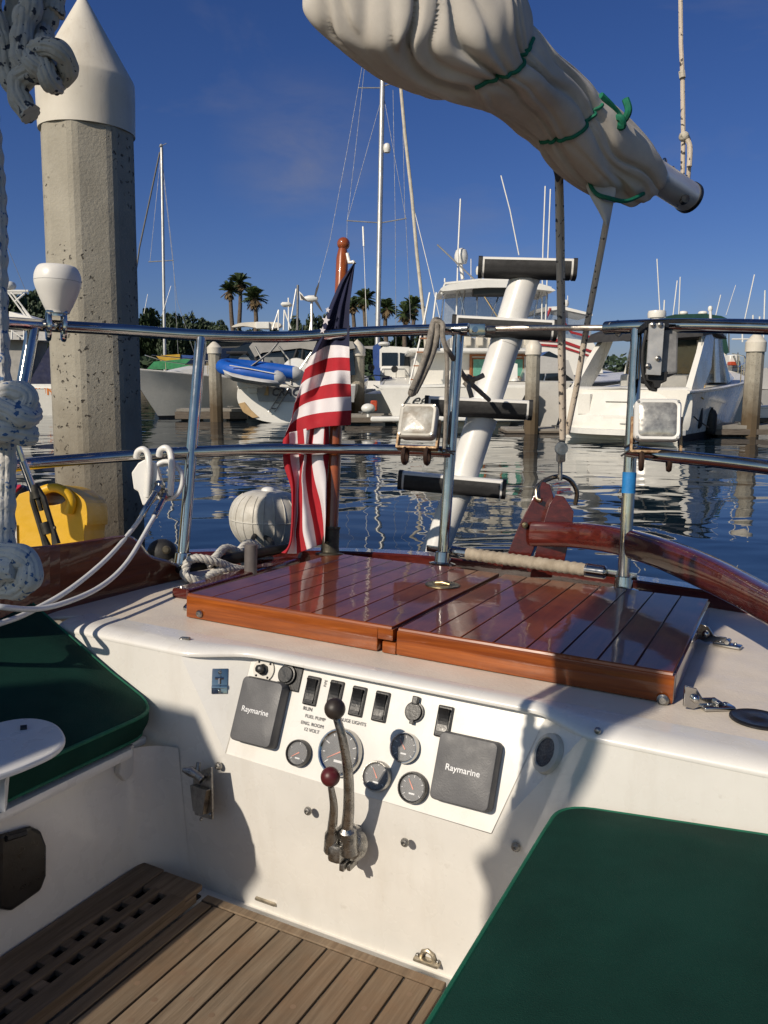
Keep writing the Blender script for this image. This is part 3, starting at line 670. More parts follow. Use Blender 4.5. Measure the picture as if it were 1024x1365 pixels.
mb.prism([W(l,-1.03,u_) for l,u_ in blocker],BA*-.05); mb.build('shadow_blocker',mk('hood canvas',(.01,.05,.04),.9),BOAT)  # added out of view, cut to the outline of the shadow it throws aft

mb=MB(); blk=[cast(*q) for q in ((262,950,'A',AW),(287,1010,'A',AW),(306,1058,'A',1.31),(322,1100,'A',1.318),(340,1145,'A',1.33))]
l_=blk[-1][0]; u2=blk[-1][1]; blk=[(blk[0][0]-.2,blk[0][1])]+blk+[(l_-.045,u2-.06),(l_-.06,-.35),(blk[0][0]-.2,-.35)]
mb.prism([W(l,-1.03,u_) for l,u_ in blk],BA*-.05); mb.build('corner_shadow_blocker',GEL,BOAT)  # added unseen board, shaped only to shade the left cockpit corner
# ================================================================ loose things on and around the stern
def tagm(o,l,c,g=None): return tag(o,l,c,g)
def pillow(name,outline,f,n,th,mat,label,puff=.010,r=.018):
    """cushion: outline = (l,a) loop, f(l,a) -> world point of the top, n = up"""
    cx=sum(p[0] for p in outline)/len(outline); cy=sum(p[1] for p in outline)/len(outline)
    N=len(outline)
    def row(ins,h,k=None):
        out=[]
        for l,a in outline:
            dx,dy=l-cx,a-cy; q=math.hypot(dx,dy)
            s=(q-ins)/q if k is None else k
            out.append(f(cx+dx*s,cy+dy*s)+n*h)
        return out
    T=thing(name,label,'cushion',f(cx,cy)-n*th,boatM)
    rows=[row(0,-th,.3),row(.012,-th),row(.003,-th+.006),row(-.003,-th+.02),row(-.008,-th*.5),row(-.004,-.02),row(.003,-.007),row(.012,-.001)]
    for k in (.9,.75,.6,.4,.2,.02):
        rr=row(0,0,k); rows.append([p+n*(puff*(1-k**3)+.006*noise.noise(bl(p)*5)+.0015*noise.noise(bl(p)*22)) for p in rr])
    mb=MB(); mb.grid(rows,closed=True); mb.build('cover',mat,T)
    for ins,h in ((.004,-.006),(.002,-th+.010)):
        mb=MB(); mb.tube(row(ins,h),.0042,8,closed=True); mb.build('piping',PIPING,T)
    return T
def rounded(pts,rad,n=6):
    out=[];N=len(pts)
    for i in range(N):
        p=V3((*pts[i],0)); a=V3((*pts[i-1],0)); b=V3((*pts[(i+1)%N],0)); r=rad[i] if isinstance(rad,(list,tuple)) else rad
        u_=(a-p).normalized(); v_=(b-p).normalized()
        p0=p+u_*r; p1=p+v_*r
        for k in range(n+1):
            t=k/n; q=p0*(1-t)**2+p*2*t*(1-t)+p1*t*t; out.append((q.x,q.y))
    return out
def dens(pts,mx=.06):
    out=[]
    for i in range(len(pts)):
        a=pts[i];b=pts[(i+1)%len(pts)]; d=math.hypot(b[0]-a[0],b[1]-a[1]); k=max(1,int(d/mx))
        for j in range(k): out.append((a[0]+(b[0]-a[0])*j/k,a[1]+(b[1]-a[1])*j/k))
    return out
# left cushion follows the seat, which sweeps up outboard
def fl(l,a):
    k=max(0.0,-1.16-l); return W(l,a,-.634+ .38*k+ .12*max(0,k-.1))
nL=(BU*.93+BL*.34).normalized()
ol=dens(rounded([(-1.148,1.288),(-1.148,-.3),(-1.62,-.3),(-1.62,1.288)],[.075,.05,.05,.06]))
pillow('seat_cushion',ol,fl,nL,.074,GREENC,'green canvas seat cushion below the coaming board beside the teak grating')
def fr(l,a): return W(l,a,-.627+.10*max(0,l+.28))
orr=dens(rounded([(-.29,1.283),(.56,1.283),(.56,-.3),(-.29,-.3)],[.055,.05,.05,.05]))
pillow('seat_cushion',orr,fr,BU,.075,GREENC,'large dark green canvas seat cushion nearest the camera in the lower corner',.016)
# white tray at the lower left
TU=-.585
tr=[(-40,975),(0,962),(30,957),(55,958),(75,965),(86,978),(85,990),(70,1003),(40,1017),(14,1027),(-40,1045)]
T=thing('folding_tray','white rounded tray with a slotted hole over the green cushion','tray',U(0,1000,-.56),boatM)
mb=MB(); mb.prism([U(x,y,TU) for x,y in spline(tr,4)],BU*-.012); mb.build('tray_top',WHITEP,T,bevel=.004)
mb=MB(); q=[U(x,y,TU-.014) for x,y in ((-40,1040),(12,1027),(6,1043))]; mb.prism([q[0],q[1],q[2],q[2]-BU*.05,q[0]-BU*.05],BL*-.02+BA*.02) ; mb.build('tray_arm',WHITEP,T,bevel=.003)
mb=MB(); mb.tube([U(27,971,TU+.0015),U(36,970,TU+.0015)],.0055,10); mb.build('slot',BLACKP,T)
# flagstaff and flag
FD=2.56
def FP(x,y,d=FD): return D(x,y,d)
ST=thing('flagstaff','varnished wooden flagstaff with a ball top at the stern','flagstaff',D(439,740,FD))
b0,b1=D(440,735,FD),D(457,332,FD); mb=MB(); mb.tube([b0.lerp(b1,t) for t in (0,.3,.7,.97,1)],[.0225,.0225,.0205,.0195,.014],18); mb.build('staff',STAFFW,ST)
mb=MB(); mb.ball(D(458,325,FD),.0205,seg=24); mb.build('ball_top',STAFFW,ST)
mb=MB(); ax=(b1-b0).normalized(); mb.lathe(b0-ax*.012,ax,[(.046,0),(.046,.006),(.030,.010),(.0275,.03),(.0275,.082),(.030,.084),(.030,.09),(.0235,.09)],22); mb.ball(D(437,722,FD-.028),.006,seg=8); mb.build('socket',BRONZED,ST)
mb=MB(); mb.tube([D(463,338,FD-.01),D(466,350,FD-.015),D(471,349,FD-.02),D(473,352,FD-.02)],.006,8); mb.build('halyard_clip',WHITEP,ST)
z1=lambda p:(340+p[0]/6.4,300+p[1]/6.4); z2=lambda p:(360+p[0]/4.4,440+p[1]/4.4)
cur=[[ (473,349),(473.3,348),(473.6,347.5)],
 [(453,376),(462,377),(470,378)],[(440,406),(453,408),(466,409)],[(423,454),(443,450),(466,452)],
 [z2(q) for q in ((236,157),(300,108),(345,90),(400,88),(466,97))],
 [z2(q) for q in ((203,232),(240,205),(330,168),(400,160),(467,162))],
 [z2(q) for q in ((180,320),(220,287),(300,255),(400,237),(471,240))],
 [z2(q) for q in ((145,428),(180,383),(280,335),(380,313),(475,318))],
 [z2(q) for q in ((128,520),(150,472),(220,425),(350,398),(478,390))],
 [z2(q) for q in ((95,600),(125,548),(180,512),(300,485),(478,470))],
 [z2(q) for q in ((72,672),(112,640),(190,598),(300,570),(476,558))]]
def resamp(c,n):
    s=spline(c,12); acc=[0]
    for i in range(1,len(s)): acc.append(acc[-1]+math.hypot(s[i][0]-s[i-1][0],s[i][1]-s[i-1][1]))
    out=[]
    for k in range(n):
        t=acc[-1]*k/(n-1); i=0
        while i<len(s)-2 and acc[i+1]<t: i+=1
        q=(t-acc[i])/max(1e-9,acc[i+1]-acc[i]); out.append((s[i][0]+(s[i+1][0]-s[i][0])*q,s[i][1]+(s[i+1][1]-s[i][1])*q))
    return out
NC=30; rs=[resamp(c,NC) for c in cur]
full=[];mi=[]; bandm=[2,2,2,2,0,1,0,1,0,1]
for i in range(len(rs)-1):
    for k in range(5):
        t=k/5; full.append([(rs[i][j][0]*(1-t)+rs[i+1][j][0]*t,rs[i][j][1]*(1-t)+rs[i+1][j][1]*t) for j in range(NC)]); mi.append(bandm[i])
full.append(rs[-1])
rows=[]
for i,r_ in enumerate(full):
    v=i/len(full); row=[]
    for j,(x,y) in enumerate(r_):
        s=j/(NC-1); am=min(1,v*2.2)
        d=FD-.065-.03*am*math.sin(s*6.5+v*3)-.018*am*math.sin(s*14-v*5+1)+.05*am*(1-s)**2+.012*noise.noise(V3((s*5,v*7,.3)))+.035*(1-am)
        row.append(D(x,y,d))
    rows.append(row)
mb=MB(); mb.grid(rows,mf=lambda i,j:mi[i])
low=[[(75,640),(74,700),(82,800),(115,900),(125,960),(125,1100),(110,1260),(62,1307)],
 [(112,600),(115,700),(122,780),(142,880),(146,950),(140,1100),(128,1235),(98,1312)],
 [(160,590),(165,700),(176,800),(166,960),(165,1080),(150,1190),(155,1250),(157,1312)],
 [(196,580),(205,700),(186,850),(190,950),(190,1080),(192,1180),(205,1240),(217,1290)],
 [(235,570),(215,740),(206,850),(224,1000),(250,1120),(262,1190),(270,1240),(274,1268)],
 [(262,560),(245,740),(260,870),(298,1010),(314,1120),(318,1190),(320,1230),(318,1252)],
 [(320,560),(312,740),(330,850),(331,1000),(327,1100),(324,1160),(322,1200),(320,1240)],
 [(346,560),(346,740),(338,850),(336,1000),(332,1100),(328,1160),(326,1200),(322,1238)]]
lc=[resamp([z2(q) for q in c],34) for c in low]; bands=[1,0,1,0,1,0,1]; cols=[];cm=[]
for i in range(7):
    for k in range(5):
        t=k/5; cols.append([(lc[i][j][0]*(1-t)+lc[i+1][j][0]*t,lc[i][j][1]*(1-t)+lc[i+1][j][1]*t) for j in range(34)]); cm.append(bands[i])
cols.append(lc[-1]); rows=[]
for i,c in enumerate(cols):
    s=i/len(cols); rows.append([D(x,y,FD-.035-.028*math.sin(s*17+.6*math.sin(j*.1))*(.4+.6*j/33)+.008*noise.noise(V3((s*8,j*.15,2)))) for j,(x,y) in enumerate(c)])
mb.grid(rows,mf=lambda i,j:cm[i])
FLAG=mb.build('flag',[FWHITE,FRED,FNAVY],None,'red white and blue striped flag drooping from the wooden staff','flag',solid=.0012,subd=1,soft=True)
def star(x,y,r,d):
    mb=MB(); c=D(x,y,d); q=[c+_rt*(math.sin(PI*k/5+.15)*r*(1 if k%2==0 else .42)*.8)+_up*(math.cos(PI*k/5+.15)*r*(1 if k%2==0 else .42)) for k in range(10)]
    mb.prism(q,_fw*.004); o=mb.build('star',FWHITE,FLAG)
star(434.5,427,.016,FD-.082); star(430,440,.012,FD-.075); star(437,413,.010,FD-.075)
# ribbed float
c=D(357,692,3.02); k=3.02/FPX
T=thing('ribbed_float','round white ribbed float hanging behind the stern rope','float',c-BU*40*k)
pr=[(0,-40),(16,-40),(24,-38),(38,-28),(47,-14),(50,0),(49,12),(44,24),(34,33),(23,37),(17,38),(0,38.5)]
prs=[(r_*k,h*k) for r_,h in spline(pr,3)]
mb=MB(); mb.lathe(c,BU,prs,40); mb.build('float_body',OLDWHITE,T)
mb=MB(); d_,x_,y_=orth(BU)
for j in range(22):
    t=2*PI*j/22; mb.tube([c+d_*h+(x_*math.cos(t)+y_*math.sin(t))*(r_+.0006) for r_,h in prs[5:-9]],.0021,6)
mb.tube([c+(x_*math.cos(2*PI*j/40)+y_*math.sin(2*PI*j/40))*50.2*k for j in range(40)],.0024,6,closed=True); mb.build('rib',OLDWHITE,T)
mb=MB(); mb.lathe(c+BU*37*k,BU,[(.026,0),(.026,.006),(.021,.013),(.010,.017),(0,.018)],20); mb.build('float_cap',WHITEP,T)
mb=MB(); mb.tube(dpath([(332,752,2.64),(333,735,2.75),(338,716,2.88),(344,713,2.92)]),.0085,8); mb.tube(dpath([(350,714,2.92),(362,722,2.85),(366,738,2.72),(364,752,2.64)]),.0085,8); mb.build('float_strap',RUBBER,T)
# rope made fast on the cleat
mb=MB()
twist(mb,dpath([(246,766,2.33),(250,750,2.33),(262,744,2.34),(285,748,2.36),(310,757,2.42),(330,760,2.48)]),.0125)
twist(mb,dpath([(330,764,2.47),(305,758,2.40),(285,764,2.37),(268,774,2.33),(250,770,2.31),(244,762,2.33)]),.0125)
twist(mb,dpath([(278,754,2.36),(290,740,2.40),(300,731,2.46),(312,733,2.50),(322,742,2.52),(328,756,2.5)]),.0125)
twist(mb,dpath([(316,742,2.52),(326,726,2.56),(340,726,2.6),(350,740,2.62)]),.0125)
twist(mb,dpath([(330,762,2.5),(345,766,2.55),(365,764,2.6),(385,757,2.63)]),.012)
mb.build('mooring_rope',ROPEW,None,'white laid mooring rope belayed on the dark cleat','rope')
# yellow jug
JD=2.28
def J(x,y,d=0): return D(x,y,JD+d)
T=thing('fuel_jug','yellow plastic jug with red and black cap behind the coaming','jug',J(68,770,.1))
mb=MB(); ol=[(4,800),(4,672),(14,664),(30,657),(46,652),(60,646),(76,646),(90,650),(98,655),(112,666),(116,680),(116,700),(112,708),(112,800)]
hole=[(58,657),(75,654),(88,662),(82,671),(60,673)]
rows=[]; s0=spline(ol,3)
cx,cy=68,720
def jr(s,d): return [J(cx+(x-cx)*s,cy+(y-cy)*s,d) for x,y in s0]
holes=[jrp for jrp in spline(hole,4,True)]
def plate_hole(mb,outer,inner,vec,m=0):
    b=bmesh.new(); lo=[[b.verts.new(p) for p in q] for q in (outer,inner)]
    es=[b.edges.new((q[i],q[(i+1)%len(q)])) for q in lo for i in range(len(q))]
    bmesh.ops.triangle_fill(b,use_beauty=True,use_dissolve=False,edges=es)
    g=bmesh.ops.extrude_face_region(b,geom=b.faces[:]); bmesh.ops.translate(b,verts=[v for v in g['geom'] if isinstance(v,bmesh.types.BMVert)],vec=vec)
    bmesh.ops.recalc_face_normals(b,faces=b.faces[:]); return mb.bm(b,Matrix.Identity(4),m,False)
plate_hole(mb,[J(x,y,0) for x,y in s0],[J(x,y,0) for x,y in holes],_fw*.17)
# grip bar moulded over the opening
JB=mb.build('jug_body',YELLOW,T,bevel=.014)
mb=MB(); mb.tube([J(*q) for q in spline([(50,668,-.012),(56,655,-.012),(72,650,-.014),(86,655,-.014),(95,667,-.012),(92,684,-.008)],5)],.013,12); mb.build('jug_handle',YELLOW,T)
mb=MB(); cc=J(24,660,.03); ax=(_up*.8-_rt*.35-_fw*.45).normalized(); mb.lathe(cc-ax*.03,ax,[(.034,0),(.034,.04),(.030,.046),(.0,.046)],10,0,False); mb.lathe(cc+ax*.016,ax,[(.022,0),(.022,.006),(0,.006)],18,1); mb.build('jug_cap',[BLACKP,REDP],T)
mb=MB(); mb.prism([J(x,y,-.006) for x,y in ((9,698),(22,699),(23,740),(9,742))],_fw*.002); mb.build('jug_sticker',mk('paper sticker',(.66,.64,.58),.6,0,.5,60,col2=(.25,.2,.15)),T)
# turnbuckle and wire
T=thing('rigging_turnbuckle','dark open turnbuckle on a rigging wire in front of the yellow jug','turnbuckle',D(66,725,2.02))
mb=MB(); mb.tube([D(-30,440,1.9),D(20,582,2.0),D(42,650,2.02)],.0075,8); mb.build('wire',STEEL,T)
mb=MB(); mb.tube([D(30,615,2.0),D(45,656,2.02)],[.010,.010],10); mb.build('swage',STEEL,T)
mb=MB(); p,q=D(46,650,2.02),D(69,727,2.02); d=(q-p).normalized(); s=d.cross(_fw).normalized()
for sg in (-1,1): mb.tube([p+s*sg*.004,p+d*.03+s*sg*.014,q-d*.03+s*sg*.014,q+s*sg*.012],[.009,.0075,.0075,.011],8)
mb.tube([p-d*.006,p+d*.028],.013,10); mb.tube([q-d*.06,q-d*.03],.013,10); mb.tube([p,p+d*.06],.006,8); mb.tube([q-d*.045+s*.0-_rt*.018,q-d*.045+_rt*.022],.006,8); mb.build('turnbuckle_body',mk('dark weathered bronze',(.06,.055,.045),.5,.7,.4,30),T)
# lifelines
def line2(name,pts,lab,r=.0062):
    T=thing(name,lab,'lifeline',D(*pts[-1]),group='lifelines')
    p=dpath(pts,8); n=len(p); e=bl(p[-1]); far=[W(e.x-.25,e.y-.5,e.z+.02),W(e.x-.4,e.y-1.6,e.z+.04)]; mb=MB(); mb.tube(p[int(n*.18):]+far,r,10); mb.build('vinyl_cover',VINYL,T)
    mb=MB(); mb.tube(p[:int(n*.20)],.0088,10); mb.lathe(p[2],(p[0]-p[2]),[(.011,0),(.011,.02),(.016,.024),(.016,.034),(.008,.04)],8); mb.build('end_fitting',STEEL,T)
line2('lifeline',[(210,652,2.34),(195,677,2.30),(180,701,2.26),(141,746,2.04),(88,789,1.85),(35,818,1.72),(0,831,1.64),(-40,842,1.57),(-140,860,1.5)],'white covered lifeline hooked nearer the white bracket, lower at the edge')
line2('lifeline',[(219,663,2.34),(210,681,2.30),(201,697,2.26),(169,750,2.06),(134,782,1.91),(88,803,1.78),(46,812,1.70),(0,809,1.61),(-40,803,1.62),(-140,785,1.45)],'white covered lifeline hooked under the open ring, flatter at the edge')
# white hook bracket on the mid rail
HD=2.36; H=lambda x,y,d=0: D(x,y,HD+d)
T=thing('rail_bracket','white plastic bracket with two hooks and an open ring on the lower rail','bracket',H(205,660))
mb=MB(); mb.prism([H(x,y,-.01) for x,y in ((175,630),(184,617),(193,612),(208,618),(214,640),(212,660),(200,672),(190,674),(184,655),(178,652))],_fw*.03); mb.build('bracket_plate',WHITEP,T,bevel=.004)
mb=MB(); n=28; ar=[(222+21*math.cos(t),640+25*math.sin(t)) for t in [2*PI*k/n for k in range(n)]]
mb.tube([H(x,y,.0) for x,y in ar],.0075,10,closed=True); mb.build('bracket_ring',WHITEP,T)
for x0,y0 in ((182,604),(212,602)):
    mb=MB(); mb.tube([H(*q) for q in spline([(x0,y0+6,.0),(x0+2,y0-2,-.008),(x0+9,y0-5,-.012),(x0+15,y0+1,-.014),(x0+17,y0+20,-.02),(x0+16,y0+42,-.016),(x0+15,y0+58,-.01)],4)],.0095,10); mb.build('hook',WHITEP,T)
mb=MB(); mb.ball(D(216,737,2.5),.046,0,(1,1,.95)); mb.lathe(D(222,733,2.455),_fw*-1,[(.013,0),(.013,.004),(.008,.008),(0,.008)],16,1); mb.tube([D(205,745,2.5),D(240,752,2.5)],.03,10); mb.build('hawse_fitting',[RUBBER,BRONZED],BOAT)
# mushroom antenna on the top rail
c=D(74,440,2.28); k=2.28/FPX
T=thing('mushroom_antenna','white mushroom antenna clamped on the top rail','antenna',c)
pr=[(0,29),(18,29),(24,27),(28,20),(29.5,12),(29,4),(25,-8),(19,-22),(15,-30),(13,-33),(0,-33)]
base=D(77,384,2.26)
mb=MB(); mb.lathe(base,BU,[(r_*k,h*k) for r_,h in spline(pr[::-1],3)],36); mb.build('antenna_dome',mk('satin white dome',(.72,.70,.66),.4,0,.05,6),T)
mb=MB(); ax=BU; mb.lathe(base+BU*8*k,BU,[(29.4*k,0),(29.75*k,.001),(29.4*k,.002)],36,cap=False); mb.build('dome_seam',STEELD,T)
mb=MB(); mb.lathe(D(76,422,2.26),BU,[(.026,0),(.026,.006),(.013,.007),(.013,.016)],18); pc=D(75,434,2.265); hv=D(268,447,2.44)-D(62,434,2.25); hv.normalize()
for off in (-.018,.018):
    mb.tube([pc+hv*off*1.1+_up*(.036*math.sin(t))*1.05+hv.cross(_up)*(.030*math.cos(t)) for t in [2*PI*j/20 for j in range(20)]],.0075,8,closed=True)
mb.box(pc+_up*.033,(.028,.026,.004),(hv,hv.cross(_up).normalized(),_up),0,.002); mb.build('antenna_clamp',STEEL,T)
# floodlights
def flood(c,w,h,face,label,lensm,bodym):
    z=face.normalized(); x=z.cross(V3((0,0,1)))*-1; x.normalize(); y=z.cross(x); 
    if y.z<0: y=-y
    T=thing('floodlight',label,'floodlight',c-y*h*1.5,None,'floodlights on the stern rail')
    def sq(sx,sy,r,zz,n=5):
        out=[]
        for cx,cy,t0 in ((1,1,0),(-1,1,1),(-1,-1,2),(1,-1,3)):
            for k in range(n+1):
                t=PI/2*(t0+k/n); out.append(c+x*(cx*(w*sx-r)+r*math.cos(t))+y*(cy*(h*sy-r)+r*math.sin(t))+z*zz)
        return out
    mb=MB(); rr=w*.3
    mb.grid([sq(.80,.80,rr*.6,w*.62),sq(.82,.82,rr*.7,w*.66),sq(.94,.94,rr,w*.68),sq(1,1,rr,w*.6),sq(1.02,1.02,rr,w*.3),sq(.96,.93,rr,-w*.1),sq(.74,.62,rr*.7,-w*.6),sq(.60,.48,rr*.6,-w*.72),sq(.02,.02,.0005,-w*.74)],closed=True)
    mb.build('lamp_housing',bodym,T)
    mb=MB(); mb.grid([sq(.82,.82,rr*.7,w*.645),sq(.7,.7,rr*.6,w*.69),sq(.4,.4,rr*.4,w*.72),sq(.02,.02,.0005,w*.73)],closed=True); mb.build('lamp_lens',lensm,T)
    for sx in (-1,1):
        for sy in (-1,1): 
            mb=MB(); mb.lathe(c+x*sx*w*.86+y*sy*h*.86+z*w*.67,z,[(w*.06,0),(w*.06,.004),(0,.004)],10); mb.build('lamp_screw',STEELD,T)
    mb=MB()
    for sx in (-1,1): mb.box(c+x*sx*w*1.07-y*h*.62,(.003,h*.85,.012),(x,y,z),0)
    mb.box(c-y*h*1.45,(w*1.08,.003,.014),(x,y,z),0); mb.build('lamp_bracket',RUST,T)
    for sx in (-.6,.6):
        mb=MB(); mb.tube([c+x*sx*w-y*(h*1.45+.024)+y*.022*math.cos(t)+z*.022*math.sin(t) for t in [2*PI*j/14 for j in range(14)]],.007,6,closed=True)
        mb.build('rail_clamp',mk('rusty dark clamp',(.06,.03,.02),.7,.4,.5,40),T)
    return T
flood(D(560,566,2.44),.057,.053,(-_fw*.9-_rt*.28+V3((0,0,.30))),'dull white floodlight with a stained lens on the port lower rail',LENS,OLDWHITE)
flood(D(875,563,2.14),.058,.055,(-_fw*.95-_rt*.22+V3((0,0,.10))),'white floodlight with a clear grey lens on the starboard lower rail',mk('grey reflector lens',(.40,.39,.36),.2,.2,.5,35,coat=1,col2=(.16,.155,.15)),WHITEP)
mb=MB(); 
for p,q,c_ in ((D(586,598,2.42),D(605,606,2.40),0),(D(590,604,2.42),D(607,602,2.40),0),(D(832,597,2.16),D(852,590,2.14),0),(D(828,608,2.16),D(850,596,2.14),0)): mb.tube([p,p.lerp(q,.5)+_up*.004,q],.003,6)
mb.build('cable_tie',BLACKP,BOAT)
# bracket and hanging box on the starboard rail
BD=2.12; Bq=lambda x,y,d=0: D(x,y,BD+d)
T=thing('rail_box','grey box on a steel plate hanging from the starboard rail','bracket box',Bq(880,515))
mb=MB(); mb.prism([Bq(x,y,-.03) for x,y in ((866,431),(886,431),(881,500),(862,499))],_fw*.006); mb.build('mount_plate',mk('brushed plate',(.50,.49,.47),.45,.4,.2,20),T)
for x,y in ((870,433),(880,433),(877,478),(864,488)):
    mb=MB(); mb.lathe(Bq(x,y,-.03),_fw*-1,[(.007,0),(.007,.005),(.003,.008),(0,.008)],10); mb.build('plate_bolt',STEELD,T)
mb=MB(); mb.prism([Bq(x,y,.0) for x,y in ((880,438),(905,440),(904,498),(882,500))],_fw*.06); mb.build('box_shell',mk('grey stained box',(.28,.28,.28),.6,0,.5,14,col2=(.10,.10,.105)),T,bevel=.006)
mb=MB(); mb.prism([Bq(x,y,-.012) for x,y in ((862,498),(891,495),(889,508),(882,510),(880,517),(873,517),(871,509),(862,507))],_fw*.05); mb.tube([Bq(*q) for q in spline([(862,440,.0),(857,470,.0),(858,500,.0),(866,517,.0),(876,520,.0)],5)],.005,8); mb.build('box_base',RUBBER,T,bevel=.003)
mb=MB(); mb.prism([Bq(x,y,-.02) for x,y in ((862,428),(892,428),(892,436),(862,436))],_fw*.07); mb.build('box_clamp',BLACKP,T)
# grey rope over the port rail
mb=MB(); r=.0095
mb.tube(dpath([(549,520,2.42),(560,495,2.42),(570,465,2.42),(575,442,2.43),(579,428,2.45),(585,428,2.52),(588,440,2.54)]),r,10)
mb.tube(dpath([(553,523,2.43),(566,497,2.43),(577,470,2.43),(583,446,2.43),(582,430,2.45),(588,430,2.52)]),r,10)
mb.tube(dpath([(549,520,2.42),(548,525,2.425),(553,523,2.43)]),r,8)
mb.tube(dpath([(580,428,2.44),(590,432,2.43),(590,446,2.42),(594,462,2.42),(602,474,2.45),(620,503,2.6),(640,522,2.74),(652,533,2.84)]),.008,8)
mb.tube(dpath([(592,455,2.43),(596,480,2.43),(595,540,2.43),(592,600,2.42)]),.0065,8)
for q in ([(624,506,2.62),(634,505,2.6),(645,500,2.6)],[(622,508,2.62),(626,520,2.6),(629,530,2.6)],[(618,505,2.62),(624,502,2.61),(630,508,2.61),(625,514,2.62),(619,509,2.62)]): mb.tube(dpath(q),.0085,8)
mb.build('tether_rope',ROPEG,None,'old grey rope looped over the top rail and tied to the ladder','rope')
# boarding ladder
LD=2.95
T=thing('boarding_ladder','white fluted pole ladder with four black padded steps','ladder',D(577,745,LD))
def flute(mb,p,q,r0,r1,m=0,nf=36):
    d,x,y=orth(q-p); vs=[];fs=[];seg=nf*2
    for P,r_ in ((p,r0),(q,r1)):
        for k_ in range(seg):
            t=2*PI*k_/seg; rr=r_*(1 if k_%2==0 else .985); vs.append(P+(x*math.cos(t)+y*math.sin(t))*rr)
    for k_ in range(seg): k2=(k_+1)%seg; fs.append([k_,k2,seg+k2,seg+k_])
    fs.append(list(range(seg))[::-1]); fs.append([seg+k_ for k_ in range(seg)]); mb.add(vs,fs,m,False)
secs=[((576,744),(612,652),18),((612,652),(643,556),19.5),((645,548),(677,448),19.5),((678,440),(703,360),19.5)]
for a_,b_,r_ in secs:
    mb=MB(); p,q=D(*a_,LD),D(*b_,LD); flute(mb,p,q,r_*LD/FPX,r_*LD/FPX*1.02); mb.tube([q-(q-p).normalized()*.035,q],[r_*LD/FPX*1.06]*2,28); mb.build('pole_section',WHITEP,T)
steps=[((537,640),(669,652)),((572,541),(704,547)),((608,434),(737,441)),((643,357),(763,360))]
for a_,b_ in steps:
    p,q=D(*a_,LD-.02),D(*b_,LD-.06); x=(q-p).normalized(); y=(_up-x*_up.dot(x)).normalized(); z=x.cross(y)
    if z.dot(_fw)>0: z=-z
    mb=MB(); pro=[(-.03,-.028),(.03,-.032),(.044,-.01),(.046,.012),(.036,.030),(-.03,.034),(-.045,.01)]
    prs=spline(pro,4,True)
    for t0,t1 in ((0,1),):
        mb.grid([[P+z*a2+y*b2 for a2,b2 in prs] for P in (p,q)],closed=True)
    s=mb.build('ladder_step',WHITEP,T)
    pad=[(a2*1.045,b2*1.045) for a2,b2 in prs[1:14]]; inn=[(a2*.97,b2*.97) for a2,b2 in prs[1:14]][::-1]
    mb=MB(); mb.grid([[P+z*a2+y*b2 for a2,b2 in pad+inn] for P in (p+x*.008,q-x*.008)],closed=True); mb.build('step_pad',RUBBER,s)
    mb=MB()
    for P,sg in ((p,-1),(q,1)):
        r1=[P+z*a2*1.06+y*b2*1.06 for a2,b2 in prs]; r2=[v+x*sg*.014 for v in r1]; mb.grid([r1,r2],closed=True); mb.add(r2,[tuple(range(len(r2)))]); mb.add(r1,[tuple(range(len(r1)))])
    mb.build('step_end_cap',RUBBER,s)
# knotted rope at the left edge
RD=.70
def RP(pts): return [D(x,y,d) for x,y,d in spline(pts,6)]
mb=MB(); r=.0092
braid(mb,RP([(-40,-500,RD),(-30,0,RD),(-12,200,RD),(-6,290,RD),(-5,400,RD),(-2,480,RD),(2,540,RD),(6,600,RD),(5,680,RD),(6,740,RD),(12,752,RD)]),r*1.0)
braid(mb,RP([(-20,575,RD),(5,560,RD-.02),(28,545,RD-.03),(36,530,RD-.03),(20,522,RD-.03),(0,530,RD-.02),(-20,545,RD)]),.0094)
braid(mb,RP([(-20,548,RD-.01),(5,545,RD-.035),(30,556,RD-.035),(40,552,RD-.02),(36,540,RD)]),.0094)
braid(mb,RP([(-20,580,RD-.01),(0,574,RD-.035),(25,578,RD-.03),(44,580,RD-.02)]),.0094)
braid(mb,RP([(-20,752,RD),(0,742,RD-.02),(22,740,RD-.03),(38,752,RD-.03),(38,772,RD-.03),(20,784,RD-.02),(0,778,RD-.01),(4,760,RD-.03),(22,758,RD-.035)]),.0100)
mb.build('knotted_rope',ROPEB,None,'white rope with blue flecks hanging knotted at the photo edge','rope')
mb=MB(); RD=.64
braid(mb,RP([(-30,-500,RD),(-14,-30,RD),(-8,20,RD),(4,60,RD),(10,95,RD),(22,115,RD),(36,95,RD),(50,40,RD),(56,-30,RD),(40,-500,RD)]),.0080)
braid(mb,RP([(10,-500,RD+.02),(22,-30,RD+.02),(20,20,RD+.02),(22,70,RD+.01),(34,96,RD-.01),(28,105,RD-.015)]),.0080)
braid(mb,RP([(26,-500,RD-.02),(42,-30,RD-.02),(33,20,RD-.02),(28,75,RD-.02),(38,90,RD-.02)]),.0080)
braid(mb,RP([(60,-500,RD),(72,-30,RD),(68,10,RD),(58,40,RD),(58,60,RD-.01),(50,72,RD-.02)]),.0080)
r=.0074
braid(mb,RP([(44,72,RD-.01),(58,64,RD-.03),(76,66,RD-.035),(88,78,RD-.03),(90,96,RD-.02),(80,104,RD-.015),(72,96,RD-.015)]),r)
braid(mb,RP([(70,70,RD-.015),(66,84,RD-.012),(54,92,RD-.03),(44,84,RD-.03),(40,74,RD-.01)]),r)
braid(mb,RP([(56,74,RD-.012),(60,92,RD-.03),(66,108,RD-.03),(74,112,RD-.015)]),r)
braid(mb,RP([(62,96,RD-.01),(44,96,RD-.025),(28,106,RD-.02),(24,124,RD-.02),(32,142,RD-.02),(41,153,RD-.02)]),.0082)
